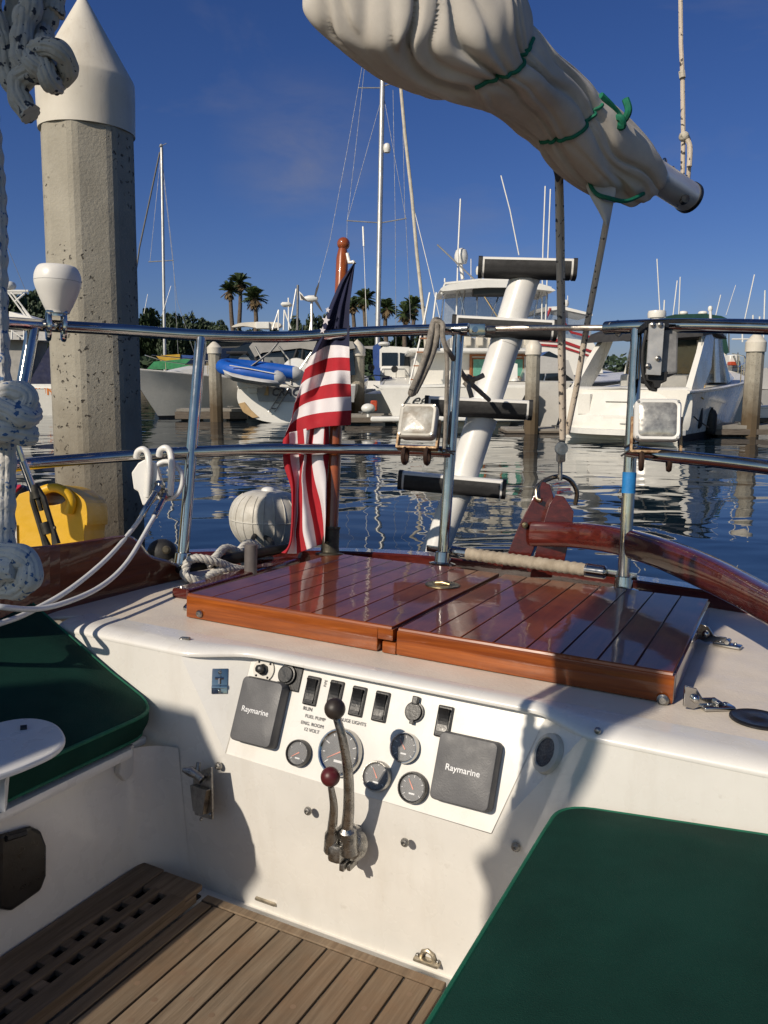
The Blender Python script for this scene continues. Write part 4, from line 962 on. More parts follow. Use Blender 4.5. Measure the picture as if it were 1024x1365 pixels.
mb.build('knotted_rope',ropem('greyed rope dark fleck',(.46,.43,.38),(.03,.035,.05),.6,150),None,'grey weathered rope bundle knotted above the white pile cap','rope')
# ================================================================ boom, sail, sheets
S=[((580,-190),(350,-120),1.66),((658,-90),(375,-40),1.70),((695,-30),(437,26),1.74),((714,25),(520,103),1.83),((735,65),(610,141),1.90),((765,95),(664,160),2.0),((800,130),(705,196),2.09),((835,165),(745,232),2.18),((862,192),(795,262),2.27),((876,215),(838,276),2.33),((880,232),(860,268),2.36)]
T=thing('boom','boom with weathered sail furled along it and green ties','boom',D(760,200,2.15))
N=10; sp=spline([(a[0],a[1],b[0],b[1],d) for a,b,d in S],26); rows=[]; SEG=170; axd=(D(840,220,2.3)-D(520,20,1.72)).normalized()
cen=[]
FOLDS=[(.3,3.2,.17,.06,.02,.58),(1.5,3.0,.15,.09,.10,.62),(2.7,2.6,.13,.12,.0,.5),(3.6,3.4,.16,.08,.22,.72),(4.6,2.8,.13,.12,.05,.60),(5.5,3.2,.15,.08,.18,.66),(.5,2.4,.12,.1,.5,.93),(1.9,2.6,.13,.09,.52,.96),(3.2,2.2,.12,.12,.6,.97),(4.3,2.4,.14,.08,.5,.92),(5.6,2.2,.12,.1,.55,.95)]
for i,(ax_,ay,bx_,by,d) in enumerate(sp):
    P,Q=D(ax_,ay,d),D(bx_,by,d); c=(P+Q)/2; up=(P-Q)/2; r=up.length; up.normalize(); sd=axd.cross(up).normalized()
    s=i/(len(sp)-1); k=0
    tie=math.exp(-((s-.31)/.025)**2)+1.3*math.exp(-((s-.585)/.025)**2)
    row=[]; end=1 if s<.96 else max(.06,(1-s)/.04)
    for j in range(SEG):
        t=2*PI*j/SEG; 
        f3=noise.noise(V3((math.cos(t)*1.3+s*4,math.sin(t)*1.3-s*3,s*5)))
        q=t-2.6*s+.35*f3; n1=noise.noise(V3((math.cos(q)*1.7,math.sin(q)*1.7,s*1.6+1.7))); n2=noise.noise(V3((math.cos(q)*3.4,math.sin(q)*3.4,s*3+5)))
        v1=math.exp(-(n1*7.5)**2); v2=math.exp(-(n2*7)**2)
        n4=noise.noise(V3((math.cos(q)*7,math.sin(q)*7,s*5+3)))
        rr=r*(1.0+.07*f3+.11*n1-.15*v1-.06*v2+.035*n2+.012*n4-.05*tie)
        row.append(c+(up*math.cos(t)+sd*math.sin(t)*.82)*rr*end)
    rows.append(row); cen.append((c,r,up,sd))
mb=MB(); mb.grid(rows,closed=True); mb.add(rows[-1],[tuple(range(SEG))]); mb.add(rows[0],[tuple(range(SEG-1,-1,-1))]); SAIL=mb.build('furled_sail',CANVAS,T,soft=True)
mb=MB(); fl_=[[(779,242,2.2),(790,240,2.2),(805,243,2.2),(822,250,2.2)],[(786,262,2.18),(797,262,2.17),(808,264,2.18),(820,264,2.2)],[(800,284,2.17),(806,284,2.16),(812,280,2.17),(816,276,2.18)],[(808,302,2.16),(809,302,2.155),(810,300,2.16),(811,298,2.17)]]
mb.grid([[D(*q) for q in spline(r_,4)] for r_ in fl_]); mb.build('sail_clew',CANVAS,T,solid=.004,subd=2)
mb=MB(); p,q=D(700,120,2.02),D(917,262,2.42); mb.tube([p,q],.043,28); mb.lathe(q,(q-p),[(.046,0),(.046,.012),(.040,.016),(0,.016)],28,1); dd=(q-p).normalized(); 
for x,y in ((886,220),(897,231)): mb.lathe(D(x,y,2.36),_up,[(.008,0),(.008,.012),(.004,.02),(0,.02)],10,2)
mb.lathe(D(911,268,2.375),_fw*-1,[(.012,0),(.012,.02),(0,.022)],12,1); mb.build('boom_spar',[ALU,BLACKP,STEEL],T)
def tieat(s,knot=False,lab=None):
    i=int(s*(len(rows)-1)); mb=MB(); pts=[p+(p-cen[i][0]).normalized()*.006 for p in rows[i]]
    mb.tube(pts,.0048,6,closed=True)
    return mb
i=int(.31*(len(rows)-1)); c_,r_,u_,_s=cen[i]; fc=(CAM-c_).normalized()
arc=[p+(p-c_).normalized()*.003 for p in rows[i] if (p-c_).dot(fc)>0 and -.2*r_<(p-c_).dot(u_)<.97*r_]
mb=MB(); mb.tube(arc,.0048,6); mb.build('sail_tie',TIE,T)
i=int(.585*(len(rows)-1)); c_,r_,u_,_s=cen[i]; fc=(CAM-c_).normalized()
mb=MB(); mb.tube([p+(p-c_).normalized()*.003 for p in rows[i] if (p-c_).dot(fc)>0 and (p-c_).dot(u_)>-.75*r_],.0052,6); mb.tube(dpath([(800,128,2.06),(812,140,2.08),(822,152,2.10),(828,163,2.10),(824,174,2.11)]),.011,8); mb.tube(dpath([(826,165,2.1),(834,157,2.09),(838,146,2.08),(834,132,2.08)]),.0095,8); mb.tube(dpath([(820,158,2.09),(828,158,2.08),(830,168,2.09),(822,168,2.09)]),.010,8); mb.tube(dpath([(785,243,2.2),(795,258,2.17),(812,264,2.16),(835,268,2.2),(858,258,2.26)]),.006,6); mb.build('sail_tie',TIE,T,label='green tie knotted in a bow')
mb=MB(); 
for x0,y0 in ((700,48),(704,56)):
    mb.tube([D(x0-6+2*i,y0+4*math.sin(i*1.7),1.775) for i in range(8)],.0009,4)
# sheets
T=thing('mainsheet','tan flecked mainsheet rope falling straight from the boom to the rudder head','rope',D(750,610,2.5),None,'sheets from the boom')
mb=MB(); mb.tube([D(744,222,2.25),D(745,300,2.3),D(748,480,2.42),D(750,585,2.5)],[.0095]*4,10); mb.tube([D(747,226,2.26),D(749,300,2.31),D(751,480,2.43),D(752,580,2.5)],[.008]*4,10); mb.build('rope_fall',ROPEM,T)
mb=MB(); mb.box(D(748,603,2.52),(.013,.013,.03),None,0,.006); mb.tube([D(747,614,2.53),D(747,640,2.54)],.007,8); mb.lathe(D(748,598,2.50),_fw*-1,[(.02,0),(.02,.01),(0,.01)],14); mb.build('sheet_block',STEELD,T)
mb=MB(); mb.tube([D(741,220,2.24),D(744,238,2.25),D(748,222,2.25)],.010,8); mb.build('sheet_becket',RUBBER,T)
mb=MB(); mb.tube([D(815,262,2.19),D(806,310,2.22),D(785,420,2.34),D(768,520,2.44),D(756,578,2.5)],[.0092]*5,10); mb.build('mainsheet_tail',ROPEM,None,'tan flecked sheet slanting down from the sail clew','rope',group='sheets from the boom')
T=thing('topping_lift','thin flecked topping lift rope rising from the boom end','rope',D(914,245,2.4))
mb=MB(); mb.tube([D(907,-40,2.38),D(908,60,2.38),D(910,100,2.38),D(911,180,2.38),D(910,240,2.39)],[.0065,.0065,.0068,.0068,.0062],8); mb.tube(dpath([(912,178,2.38),(918,186,2.38),(919,215,2.38),(917,245,2.4)]),.0062,8); mb.tube(dpath([(916,186,2.37),(920,196,2.37),(919,222,2.37)]),.0075,8); mb.build('lift_rope',ROPEM,T)
mb=MB(); mb.ball(D(912,182,2.375),.015,seg=10); mb.tube([D(909,95,2.375),D(910,104,2.375)],.0095,8); mb.build('lift_splice',ropem('pale splice',(.5,.46,.38),(.2,.18,.14)),T)
mb=MB(); mb.box(D(911,240,2.39),(.010,.010,.014),None,0,.004); mb.build('lift_shackle',STEEL,T)
# ================================================================ water, land, piles, docks
def water():
    m,t,b=nt('harbour water'); tc=nd(t,'TexCoord')
    def v(sx,sy,rot=0):
        mp=nd(t,'Mapping'); mp.inputs['Scale'].default_value=(sx,sy,1); mp.inputs['Rotation'].default_value=(0,0,rot); t.links.new(tc.outputs['Object'],mp.inputs[0]); return mp.outputs[0]
    a=noisen(t,v(.55,.75,.3),1.0,2,.45,.6); c=noisen(t,v(1.25,1.9,-.15),1.0,2,.5,.4); e=noisen(t,v(5,9),1.0,2,.5)
    def mad(x,k,y=None):
        q=nd(t,'Math',operation='MULTIPLY_ADD'); q.inputs[1].default_value=k; t.links.new(x,q.inputs[0])
        if y is not None: t.links.new(y,q.inputs[2])
        else: q.inputs[2].default_value=0
        return q.outputs[0]
    h=mad(a,.038,mad(c,.0036,mad(e,.0002)))
    t.links.new(ramp(t,noisen(t,v(.15,.15),1,3),[(.3,(.004,.012,.022)),(.7,(.007,.018,.030))]),b.inputs['Base Color'])
    b.inputs['Roughness'].default_value=.012; b.inputs['IOR'].default_value=1.33; b.inputs['Specular IOR Level'].default_value=.5
    bp=nd(t,'Bump'); bp.inputs['Strength'].default_value=1; bp.inputs['Distance'].default_value=1.0; t.links.new(h,bp.inputs['Height']); t.links.new(bp.outputs[0],b.inputs['Normal'])
    return m
mb=MB(); mb.add([(-500,-60,0),(500,-60,0),(500,900,0),(-500,900,0)],[(0,1,2,3)]); mb.build('water',water(),None,kind='structure')
mb=MB(); xs_=[-320+16*i for i in range(41)]
mb.grid([[(x,y,z+ (0 if z<0 else 1.2*noise.noise(V3((x*.02,y*.02,0))))) for x in xs_] for y,z in ((95,-.5),(97,.7),(110,1.6),(150,3),(260,5),(420,5))]); mb.build('shore_land',mk('dry shore ground',(.10,.085,.06),.9,0,.3,.3),None,kind='structure')
def pile(name,x,ytip,ywat,rpx,d,label,cap=.19,near=False):
    base=ground(x,ywat) if d is None else V3((D(x,ywat,d).x,D(x,ywat,d).y,0))
    dd=(base-CAM).dot(_fw); r=rpx/FPX*dd
    r_=ray(x,ytip); k=math.hypot(base.x,base.y)/math.hypot(r_.x,r_.y); ztip=CAM.z+r_.z*k
    T=thing(name,label,'pile',base,Matrix.Rotation(0,3,'Z'),'mooring piles'); return T,base,r,ztip,dd
def far_pile(x,ytip,ywat,rpx,label,ycap):
    T,b,r,zt,dd=pile('mooring_pile',x,ytip,ywat,rpx,None,label)
    zc=zt-(ycap-ytip)/FPX*dd
    mb=MB(); mb.lathe(b,(0,0,1),[(r*1.0,-1.5),(r*1.0,.3),(r*.98,zc)],10,0,False); mb.build('shaft',CONC,T)
    mb=MB(); hc=(zt-zc); mb.lathe(b,(0,0,1),[(r*1.12,zc-.02),(r*1.12,zc+hc*.45),(r*.55,zc+hc*.78),(0,zt)],20,0,True); mb.build('cap',PVC,T)
    return T
# the near pile
T,b,r,zt,dd=pile('mooring_pile',142,-2,900,54,4.55,'thick pitted concrete pile with a white cone cap beside the stern rail')
yaw=math.atan2(-.94,.34)+R(5); LEAN=V3((.022,0,1))
def oct_(rr,z):
    out=[]
    for k in range(4):
        t=yaw+PI/4+PI/2*k
        u_=V3((math.cos(t),math.sin(t),0)); w=V3((-math.sin(t),math.cos(t),0)); q=math.tan(PI/8)*.95
        out+= [b+u_*rr-w*rr*q+LEAN*z, b+u_*rr+w*rr*q+LEAN*z]
    return out
zc=zt-141/FPX*4.75
mb=MB(); zz=[-1.5]+[zc*i/24 for i in range(25)]
mb.grid([oct_(r*(.985-.02*max(0,z)/zc),z) for z in zz],sm=False,closed=True); mb.build('shaft',CONC,T,bevel=.03)
mb=MB(); h=zt-zc; rc=.236
mb.lathe(b,LEAN,[(rc*.97,zc-.03),(rc*.985,zc-.03),(rc*1.0,zc+.26*h),(rc*1.0,zc+.335*h),(rc*.985,zc+.36*h),(rc*.02,zt),(0,zt)],48); mb.build('cap',PVC,T)
far_pile(289,454,562,8.7,'slim pale pile at the dock end left of the flag beside the blue dinghy',470)
far_pile(477,452,561,9.3,'slim pale pile close beside the striped flag',473)
far_pile(708,448,578,9.6,'grey pile behind the fluted ladder steps',471)
far_pile(999,442,582,11.6,'tall pale pile on the starboard dock with a broad white cap',467)
DOCKW=wood('weathered dock timber',(.24,.20,.16),(.11,.09,.075),'X',0,.85,1.0,.003)
DOCKC=mk('dock concrete',(.27,.25,.22),.9,0,.25,2,.002,30)
def dock(label,x0,x1,ytop,ybot,d,depth=1.4,yaw=0):
    p=D(x0,ybot,d); q=D(x1,ybot,d); zt=D((x0+x1)/2,ytop,d).z; zb=max(.06,zt-.42)
    c=(p+q)/2; w=(q-p).length/2; ax=(V3((math.cos(yaw),math.sin(yaw),0)),V3((-math.sin(yaw),math.cos(yaw),0)),V3((0,0,1)))
    c=V3((c.x,c.y,0))+ax[1]*depth/2
    T=thing('dock',label,'dock',c,basis(*ax))
    mb=MB(); mb.box(c+V3((0,0,zt-.05)),(w,depth/2,.05),ax,0,.01); mb.build('dock_deck',DOCKC,T)
    mb=MB(); mb.box(c+V3((0,0,(zt-.1+zb)/2+.0))-ax[1]*(depth/2+.03),(w+.02,.03,(zt-.11-zb)/2),ax,0,.008); mb.box(c+V3((0,0,(zt-.1+zb)/2))-ax[0]*(w+.03),(.03,depth/2,(zt-.11-zb)/2),ax,0,.008); mb.build('waler',DOCKW,T)
    mb=MB(); n=max(2,int(w/1.2)); 
    for k in range(n): mb.box(c+ax[0]*(-w+.5+k*(2*w-1)/max(1,n-1))+V3((0,0,zb-.12)),(.35,depth*.4,.14),ax,0,.03)
    mb.build('dock_float',mk('black dock float',(.012,.012,.012),.7),T)
    mb=MB()
    for k in range(2):
        cc=c+ax[0]*(w*(.5-k))-ax[1]*depth*.35+V3((0,0,zt)); mb.tube([cc,cc+V3((0,0,.08))],.03,8); mb.tube([cc-ax[0]*.13+V3((0,0,.09)),cc+ax[0]*.13+V3((0,0,.09))],.022,8)
    mb.build('dock_cleat',STEELD,T)
    return T
dock('weathered finger dock beside the blue dinghy pile',236,330,545,560,31.5,1.2,.05)
dock('weathered dock behind the striped flag under the white fender',462,545,553,568,29,1.3)
dock('weathered dock behind the lower ladder step and grey pile',676,765,572,583,24,1.4)
dock('weathered timber dock under the starboard pile',952,1100,567,583,22.6,1.6,.03)
# ================================================================ boats across the fairway
HULL=mk('boat gelcoat',(.70,.68,.63),.25,0,.05,1.5,coat=.3); HULLC=mk('cream boat gelcoat',(.64,.59,.50),.3,0,.06,1.5,coat=.3); HULLG=mk('grey boat gelcoat',(.42,.41,.39),.3,0,.06,1.5,coat=.3)
BOTTOM=mk('dark bottom paint',(.012,.013,.018),.6); NAVYC=mk('navy boat canvas',(.012,.016,.05),.85,0,.2,3); DARKC=mk('charcoal boat canvas',(.03,.03,.034),.85,0,.25,3); GREYC=mk('grey boat canvas',(.30,.29,.27),.85,0,.12,3)
GLASS=mk('dark tinted glass',(.010,.013,.016),.06,0,.3,2,rv=.03,spec=.7); VINYLC=mk('clear vinyl curtain',(.35,.37,.38),.12,alpha=.38,rv=.03)
TEAKB=mk('boat teak trim',(.33,.12,.04),.45,0,.25,6); CURT=mk('green curtain glass',(.10,.30,.23),.25,0,.15,4); BLUEB=mk('blue dinghy fabric',(.004,.085,.42),.5,0,.12,4); DINGW=mk('grey dinghy fabric',(.50,.50,.50),.5,0,.1,4)
MAST=mk('mast aluminium',(.42,.42,.41),.4,.5,.15,2); WIRE=mk('rig wire',(.17,.18,.20),.5,.4,.1,3); WHITEB=mk('boat white paint',(.72,.71,.67),.35,0,.06,3); GREENB=mk('green tarp',(.015,.20,.07),.7,0,.25,4); YELB=mk('yellow tarp',(.45,.26,.01),.7,0,.2,4); REDB=mk('red canvas trim',(.32,.014,.02),.7,0,.2,4); DKGREEN=mk('dark green boat canvas',(.006,.045,.035),.85,0,.2,3); BLUETR=mk('blue tarp',(.02,.06,.22),.8,0,.2,3)
def Rz(t): return Matrix.Rotation(t,3,'Z')
class Boat:
    """background boat; heading = direction of the bow in the ground plane; origin at the waterline below the middle of the transom"""
    def __init__(s,label,cat,px,py,d,heading,name='motor_yacht'):
        p=D(px,py,d); s.o=V3((p.x,p.y,0)); s.f=V3((math.cos(heading),math.sin(heading),0)); s.l=V3((-s.f.y,s.f.x,0)); s.ax=(s.f,s.l,V3((0,0,1)))
        s.T=thing(name,label,cat,s.o,basis(*s.ax)); s.d=d
    def p(s,x,y,z): return s.o+s.f*x+s.l*y+V3((0,0,z))
    def part(s,name,mb,m,label=None,**k): return mb.build(name,m,s.T,label=label,**k)
    def hull(s,Ln,B,hb,hs,m=None,stern=.92,rake=.9,flare=.72,tr=.12,boot=.10,deck=None):
        N=18; rows=[]
        for i in range(N+1):
            t=i/N; bw=B/2*(stern+(1-stern)*math.sin(min(1,t/.45)*PI/2))*(1-max(0,(t-.42)/.58)**2.3); bw=max(bw,.015)
            h=hs+(hb-hs)*t**1.6; fl=flare*(1-.35*t*t)
            sec=[(0,-.35),(bw*.7*fl,-.30),(bw*(fl+.02),boot*0-.02),(bw*(fl+.04),boot),(bw*(fl+(1-fl)*.55),boot+(h-boot)*.5),(bw*.985,h-.10),(bw*1.02,h-.07),(bw*1.02,h-.03),(bw*.97,h)]
            row=[]
            for sy in (1,-1):
                q=[]
                for y,z in sec: q.append(s.p(t*Ln-rake*(t**3)*(1-max(z,-.2)/h)-tr*(1-t)*(z/h)*-1*0,sy*y,z))
                row+= q if sy==-1 else q[:0:-1]
            rows.append(row)
        nc=len(rows[0]); mb=MB()
        def mf(i,j): 
            z=j if j<nc//2 else nc-2-j
            return 1 if z>=nc//2-3 else 0
        mb.grid(rows,mf=mf); mb.add(rows[0],[tuple(range(nc))],0); s.part('hull',mb,[m or HULL,BOTTOM])
        mb=MB(); mb.grid([[r_[0]-V3((0,0,.02)),(r_[0]+r_[-1])/2+V3((0,0,.03)),r_[-1]-V3((0,0,.02))] for r_ in rows]); s.part('boat_deck',mb,deck or WHITEB)
    def box(s,mb,x,y,z,m=0,bev=.03):
        mb.box(s.p((x[0]+x[1])/2,(y[0]+y[1])/2,(z[0]+z[1])/2),((x[1]-x[0])/2,abs(y[1]-y[0])/2,(z[1]-z[0])/2),s.ax,m,bev); return mb
    def loft(s,mb,secs,m=0,sm=False):
        """secs: list of (x, [(y,z)...]) closed sections"""
        rows=[[s.p(x,y,z) for y,z in q] for x,q in secs]; mb.grid(rows,m,sm,True); n=len(rows[0]); mb.add(rows[0],[tuple(range(n))],m); mb.add(rows[-1],[tuple(range(n-1,-1,-1))],m); return mb
    def bar(s,mb,*pts,r=.02,m=0,seg=6): mb.tube([s.p(*q) for q in pts],r,seg,m); return mb
    def pix(s,x,y,dd=None): return D(x,y,dd or s.d)
def pbox(mb,x0,y0,x1,y1,d,th,m=0,yaw=0,bev=.02):
    p=D((x0+x1)/2,(y0+y1)/2,d); ax=(V3((math.cos(yaw),math.sin(yaw),0)),V3((-math.sin(yaw),math.cos(yaw),0)),V3((0,0,1)))
    mb.box(p+ax[1]*th/2,((x1-x0)/2/FPX*d,th/2,(y1-y0)/2/FPX*d),ax,m,bev,1); return mb
def ppoly(mb,pts,d,th,m=0): mb.prism([D(x,y,d) for x,y in pts],V3((0,th,0)),m); return mb
def ptube(mb,pts,d,r,m=0,seg=6): mb.tube([D(q[0],q[1],q[2] if len(q)>2 else d) for q in pts],r,seg,m); return mb
def antenna(bt,pts,d,r=.014,name='antenna',m=None):
    mb=MB(); ptube(mb,pts,d,r); return bt.part(name,mb,m or WHITEB)
def dome(bt,x,y,rx,ry,d,name='radar_dome'):
    mb=MB(); k=d/FPX; mb.lathe(D(x,y,d),(0,0,1),[(0,-ry*k),(rx*.8*k,-ry*k),(rx*k,-ry*.4*k),(rx*k,ry*.1*k),(rx*.8*k,ry*.7*k),(rx*.35*k,ry*.97*k),(0,ry*k)],20); return bt.part(name,mb,WHITEB)
H90=PI/2
# --- 1. cruiser at the photo edge behind the near pile
bt=Boat('white cruiser with navy canvas and orange transom lettering behind the near pile','boat',62,551,36,R(96))
bt.hull(9,4.6,1.6,1.15); d=36
mb=MB(); pbox(mb,-8,512,128,521,d,.5); bt.part('transom_coaming',mb,WHITEB)
mb=MB(); ppoly(mb,[(36,515),(74,445),(130,445),(130,515)],d+.6,2.2); bt.part('cockpit_canvas',mb,NAVYC)
mb=MB(); ppoly(mb,[(-10,460),(34,450),(34,515),(-10,515)],d+1.4,2.4); bt.part('cabin_side',mb,GREYC)
mb=MB(); ppoly(mb,[(-10,443),(70,440),(72,454),(-10,452)],d+.8,3); bt.part('hardtop',mb,HULLG)
mb=MB(); ppoly(mb,[(12,415),(48,425),(66,438),(12,440)],d+1.2,2); bt.part('flybridge',mb,WHITEB)
mb=MB(); 
for q in (((8,386),(36,424)),((14,388),(42,424)),((20,402),(33,391)),((30,410),(40,425))): ptube(mb,q,d+1.5,.04)
ptube(mb,((6,388),(38,388)),d+1.5,.06); ptube(mb,((6,391),(30,391)),d+2.4,.05); bt.part('radar_arch',mb,WHITEB)
dome(bt,12,380,9,5,d+1.6)
mb=MB(); 
for x in (16,32): ptube(mb,((x,440),(x,452)),d+.5,.04)
ptube(mb,((12,440),(36,440)),d+.5,.03); ptube(mb,((16,441),(32,452)),d+.5,.03); bt.part('rail_frame',mb,WHITEB)
text('SUN',.42,D(59,522.5,35.85),_rt,V3((0,0,1)),mk('orange lettering',(.62,.17,.01),.5),bt.T,'transom_lettering',.02,sx=1.2)
mb=MB(); c=D(71,522,35.85)
for k in range(8): t=PI*k/4; mb.prism([c+_rt*.09*math.cos(t+.25)+V3((0,0,.09*math.sin(t+.25))),c+_rt*.09*math.cos(t-.25)+V3((0,0,.09*math.sin(t-.25))),c+_rt*.18*math.cos(t)+V3((0,0,.18*math.sin(t)))],(0,.01,0))
mb.lathe(c,(0,-1,0),[(.1,0),(.1,.01),(0,.01)],14); bt.part('sun_emblem',mb,MATS['orange lettering'])
antenna(bt,[(5,318),(36,392)],d+1,.012,'flag_halyard',WIRE)
mb=MB(); pts=[[D(x,y,d+1) for x,y in r_] for r_ in (((4,309),(7,311),(11,313)),((3,314),(6,317),(10,318)),((5,320),(7,321),(9,321)))]; mb.grid(pts); bt.part('pennant',mb,[mk('faded pennant',(.55,.30,.22),.9)],solid=.01)
# --- 2. grey-sided express cruiser, bow towards the near pile
p=D(196,552,33); h=math.atan2(-.80,-.60); bt=Boat('white express cruiser in shade with its bow behind the near pile','boat',0,552,33,h)
Ln=10.5; bt.o=V3((p.x,p.y,0))-bt.f*(Ln-.9); bt.T.location=bt.o; M_=Matrix.Translation(bt.o)@basis(*bt.ax).to_4x4(); bt.T.matrix_world=M_; MW[bt.T.name]=M_
bt.hull(Ln,3.9,2.05,1.35,HULL,rake=1.5)
mb=MB(); bt.loft(mb,[(1,[(-1.6,1.3),(1.6,1.3),(1.4,2.0),(-1.4,2.0)]),(5.2,[(-1.6,1.45),(1.6,1.45),(1.4,2.35),(-1.4,2.35)]),(8.6,[(-.5,1.75),(.5,1.75),(.3,1.9),(-.3,1.9)])]); bt.part('cabin_trunk',mb,WHITEB)
mb=MB(); bt.loft(mb,[(3.0,[(-1.5,2.3),(1.5,2.3),(1.3,3.4),(-1.3,3.4)]),(5.0,[(-1.4,2.3),(1.4,2.3),(1.2,3.3),(-1.2,3.3)]),(6.6,[(-1.2,2.2),(1.2,2.2),(1.1,2.25),(-1.1,2.25)])]); bt.part('windscreen',mb,GLASS)
mb=MB(); bt.loft(mb,[(1.2,[(-1.6,3.35),(1.6,3.35),(1.5,3.55),(-1.5,3.55)]),(5.3,[(-1.5,3.3),(1.5,3.3),(1.4,3.45),(-1.4,3.45)])]); bt.part('bimini_top',mb,GREYC)
mb=MB(); 
for sy in (1.72,-1.72): bt.bar(mb,(9.4,sy*.12,2.55),(7.5,sy*.78,2.35),(4.5,sy*.99,2.1),(2,sy,1.95),r=.018); [bt.bar(mb,(x,sy*k,2.3-.09*(7.5-x)),(x,sy*k,1.5),r=.015) for x,k in ((7.5,.78),(6,.93),(4.5,.98),(3,1))]
bt.part('bow_rail',mb,STEEL)
for x in (5.4,6.4):
    mb=MB(); bt.loft(mb,[(x,[(-1.90,1.18),(-1.86,1.26)]*1+[(-1.84,1.26),(-1.88,1.18)]),(x+.6,[(-1.86,1.24),(-1.82,1.32),(-1.80,1.32),(-1.84,1.24)])]); bt.part('porthole',mb,GLASS)
antenna(bt,[(192,418),(197,392)],37,.013); antenna(bt,[(216,420),(228,381)],37,.012)
# --- kayak stack & tarps behind it
bt=Boat('low boat under bright green and yellow tarps behind the shaded cruiser','boat',255,540,42,R(10),'tarped_boat')
bt.hull(8,2.4,1.3,1.0)
mb=MB(); ppoly(mb,[(196,492),(205,482),(250,478),(310,484),(310,492)],42,2); bt.part('green_tarp',mb,GREENB,subd=0)
mb=MB(); ppoly(mb,[(208,474),(240,472),(240,486),(215,482)],42.4,1.6); bt.part('yellow_tarp',mb,YELB); mb=MB(); ppoly(mb,[(240,473),(262,474),(285,484),(240,487)],42.5,1.6); bt.part('blue_tarp',mb,BLUETR)
# --- sloop whose mast stands behind the near pile
def sloop(label,px,yw,d,mast,spread,stays,rm=.085,hullp=(9,2.8,1.3,1.0),heading=R(80),mastm=None):
    bt=Boat(label,'sailboat',px,yw,d,heading,'sloop'); bt.hull(*hullp,stern=.7)
    mb=MB(); bt.loft(mb,[(2,[(-.8,1.0),(.8,1.0),(.7,1.5),(-.7,1.5)]),(6,[(-.7,1.1),(.7,1.1),(.5,1.5),(-.5,1.5)])]); bt.part('coachroof',mb,WHITEB)
    mb=MB(); ptube(mb,mast,d+3,rm,0,10); M_=bt.part('mast',mb,mastm or MAST)
    for q in spread:
        mb=MB(); ptube(mb,q,d+3,.03); bt.part('spreader',mb,MAST)
    for q in stays:
        mb=MB(); ptube(mb,q,d+3,q[0][2] if False else .012); bt.part('stay',mb,WIRE)
    return bt
bt=sloop('white sloop with a bare mast right behind the near pile',225,548,42,[(220,500),(215.5,197)],[[(198,349),(231,347)]],[[(214,200),(236,400),(262,480)],[(231,347),(238,480)],[(215,200),(231,347)],[(215,200),(200,349)]])
mb=MB(); ptube(mb,[(213,203),(186,330),(170,440)],45,.05); bt.part('furled_genoa',mb,mk('grey furled cloth',(.13,.13,.13),.8))
mb=MB(); ptube(mb,[(212,196),(222,191)],45,.02); mb.ball(D(215,194,45),.10,seg=8); bt.part('masthead_fitting',mb,MAST)
# --- 3. ketch with a dinghy on davits
d=30; bt=Boat('white sailboat with a blue dinghy on davits and a grey dodger','sailboat',388,557,d,R(84),'cruising_sailboat')
k=d/FPX
def cr(x,y,dd=0): return D(x,y,d+dd)
tr=[(318,512),(316,530),(322,545),(336,556),(360,563),(390,564),(425,560),(455,548),(470,530),(474,512)]
mb=MB(); rows=[]
N=12
base=[D(x,y,d) for x,y in spline(tr,3)]
top0,top1=base[0],base[-1]
for i in range(N+1):
    t=i/N; row=[]
    w=(1+.18*math.sin(t*PI*.9))*(1-max(0,(t-.5)/.5)**2.2*.97)
    cx=(top0.x+top1.x)/2
    for P in base: row.append(V3((cx+(P.x-cx)*w,P.y+t*10.5,(P.z-.95)*(1)+.95+ (P.z>.9)*(.0)+t*t*.5*(P.z+.2) )))
    rows.append(row)
mb.grid(rows); n=len(base); mb.add(rows[0],[tuple(range(n))]); mb.add([r_[0] for r_ in rows]+[r_[-1] for r_ in rows[::-1]],[tuple(range(2*N+2))])
bt.part('hull',mb,HULL)
mb=MB(); ppoly(mb,[(340,516),(474,514),(472,536),(345,535)],d-.06,.05); TP=bt.part('name_board',mb,mk('grey transom panel',(.30,.30,.30),.35))
text('CRACKER',.40,D(392,523,d-.09),_rt,V3((0,0,1)),mk('dark name letters',(.008,.01,.03),.4),bt.T,'transom_lettering',.03,shear=.25,sx=.95)
mb=MB(); ppoly(mb,[(352,527),(356,515),(358,515),(358,527)],d-.1,.02); 
for q in ([(318,538),(324,549),(337,557),(345,556),(334,546),(326,536)],[(455,548),(440,556),(418,561),(420,556),(440,549),(452,542)]): ppoly(mb,q,d-.05,.08)
bt.part('rub_strake',mb,mk('tan rubbing strip',(.42,.28,.13),.6))
mb=MB()
for x in (368,376): ptube(mb,[(x-10,549),(x-4,540),(x+3,528),(x+8,518)],d-.14,.022)
for t in (.15,.4,.65): ptube(mb,[(358+18*t,549-30*t),(366+18*t,549-30*t)],d-.14,.018)
bt.part('stern_ladder',mb,STEELD)
mb=MB(); pbox(mb,316,508,350,517,d-.1,.4); pbox(mb,330,517,343,524,d-.1,.3); bt.part('stern_locker',mb,WHITEB)
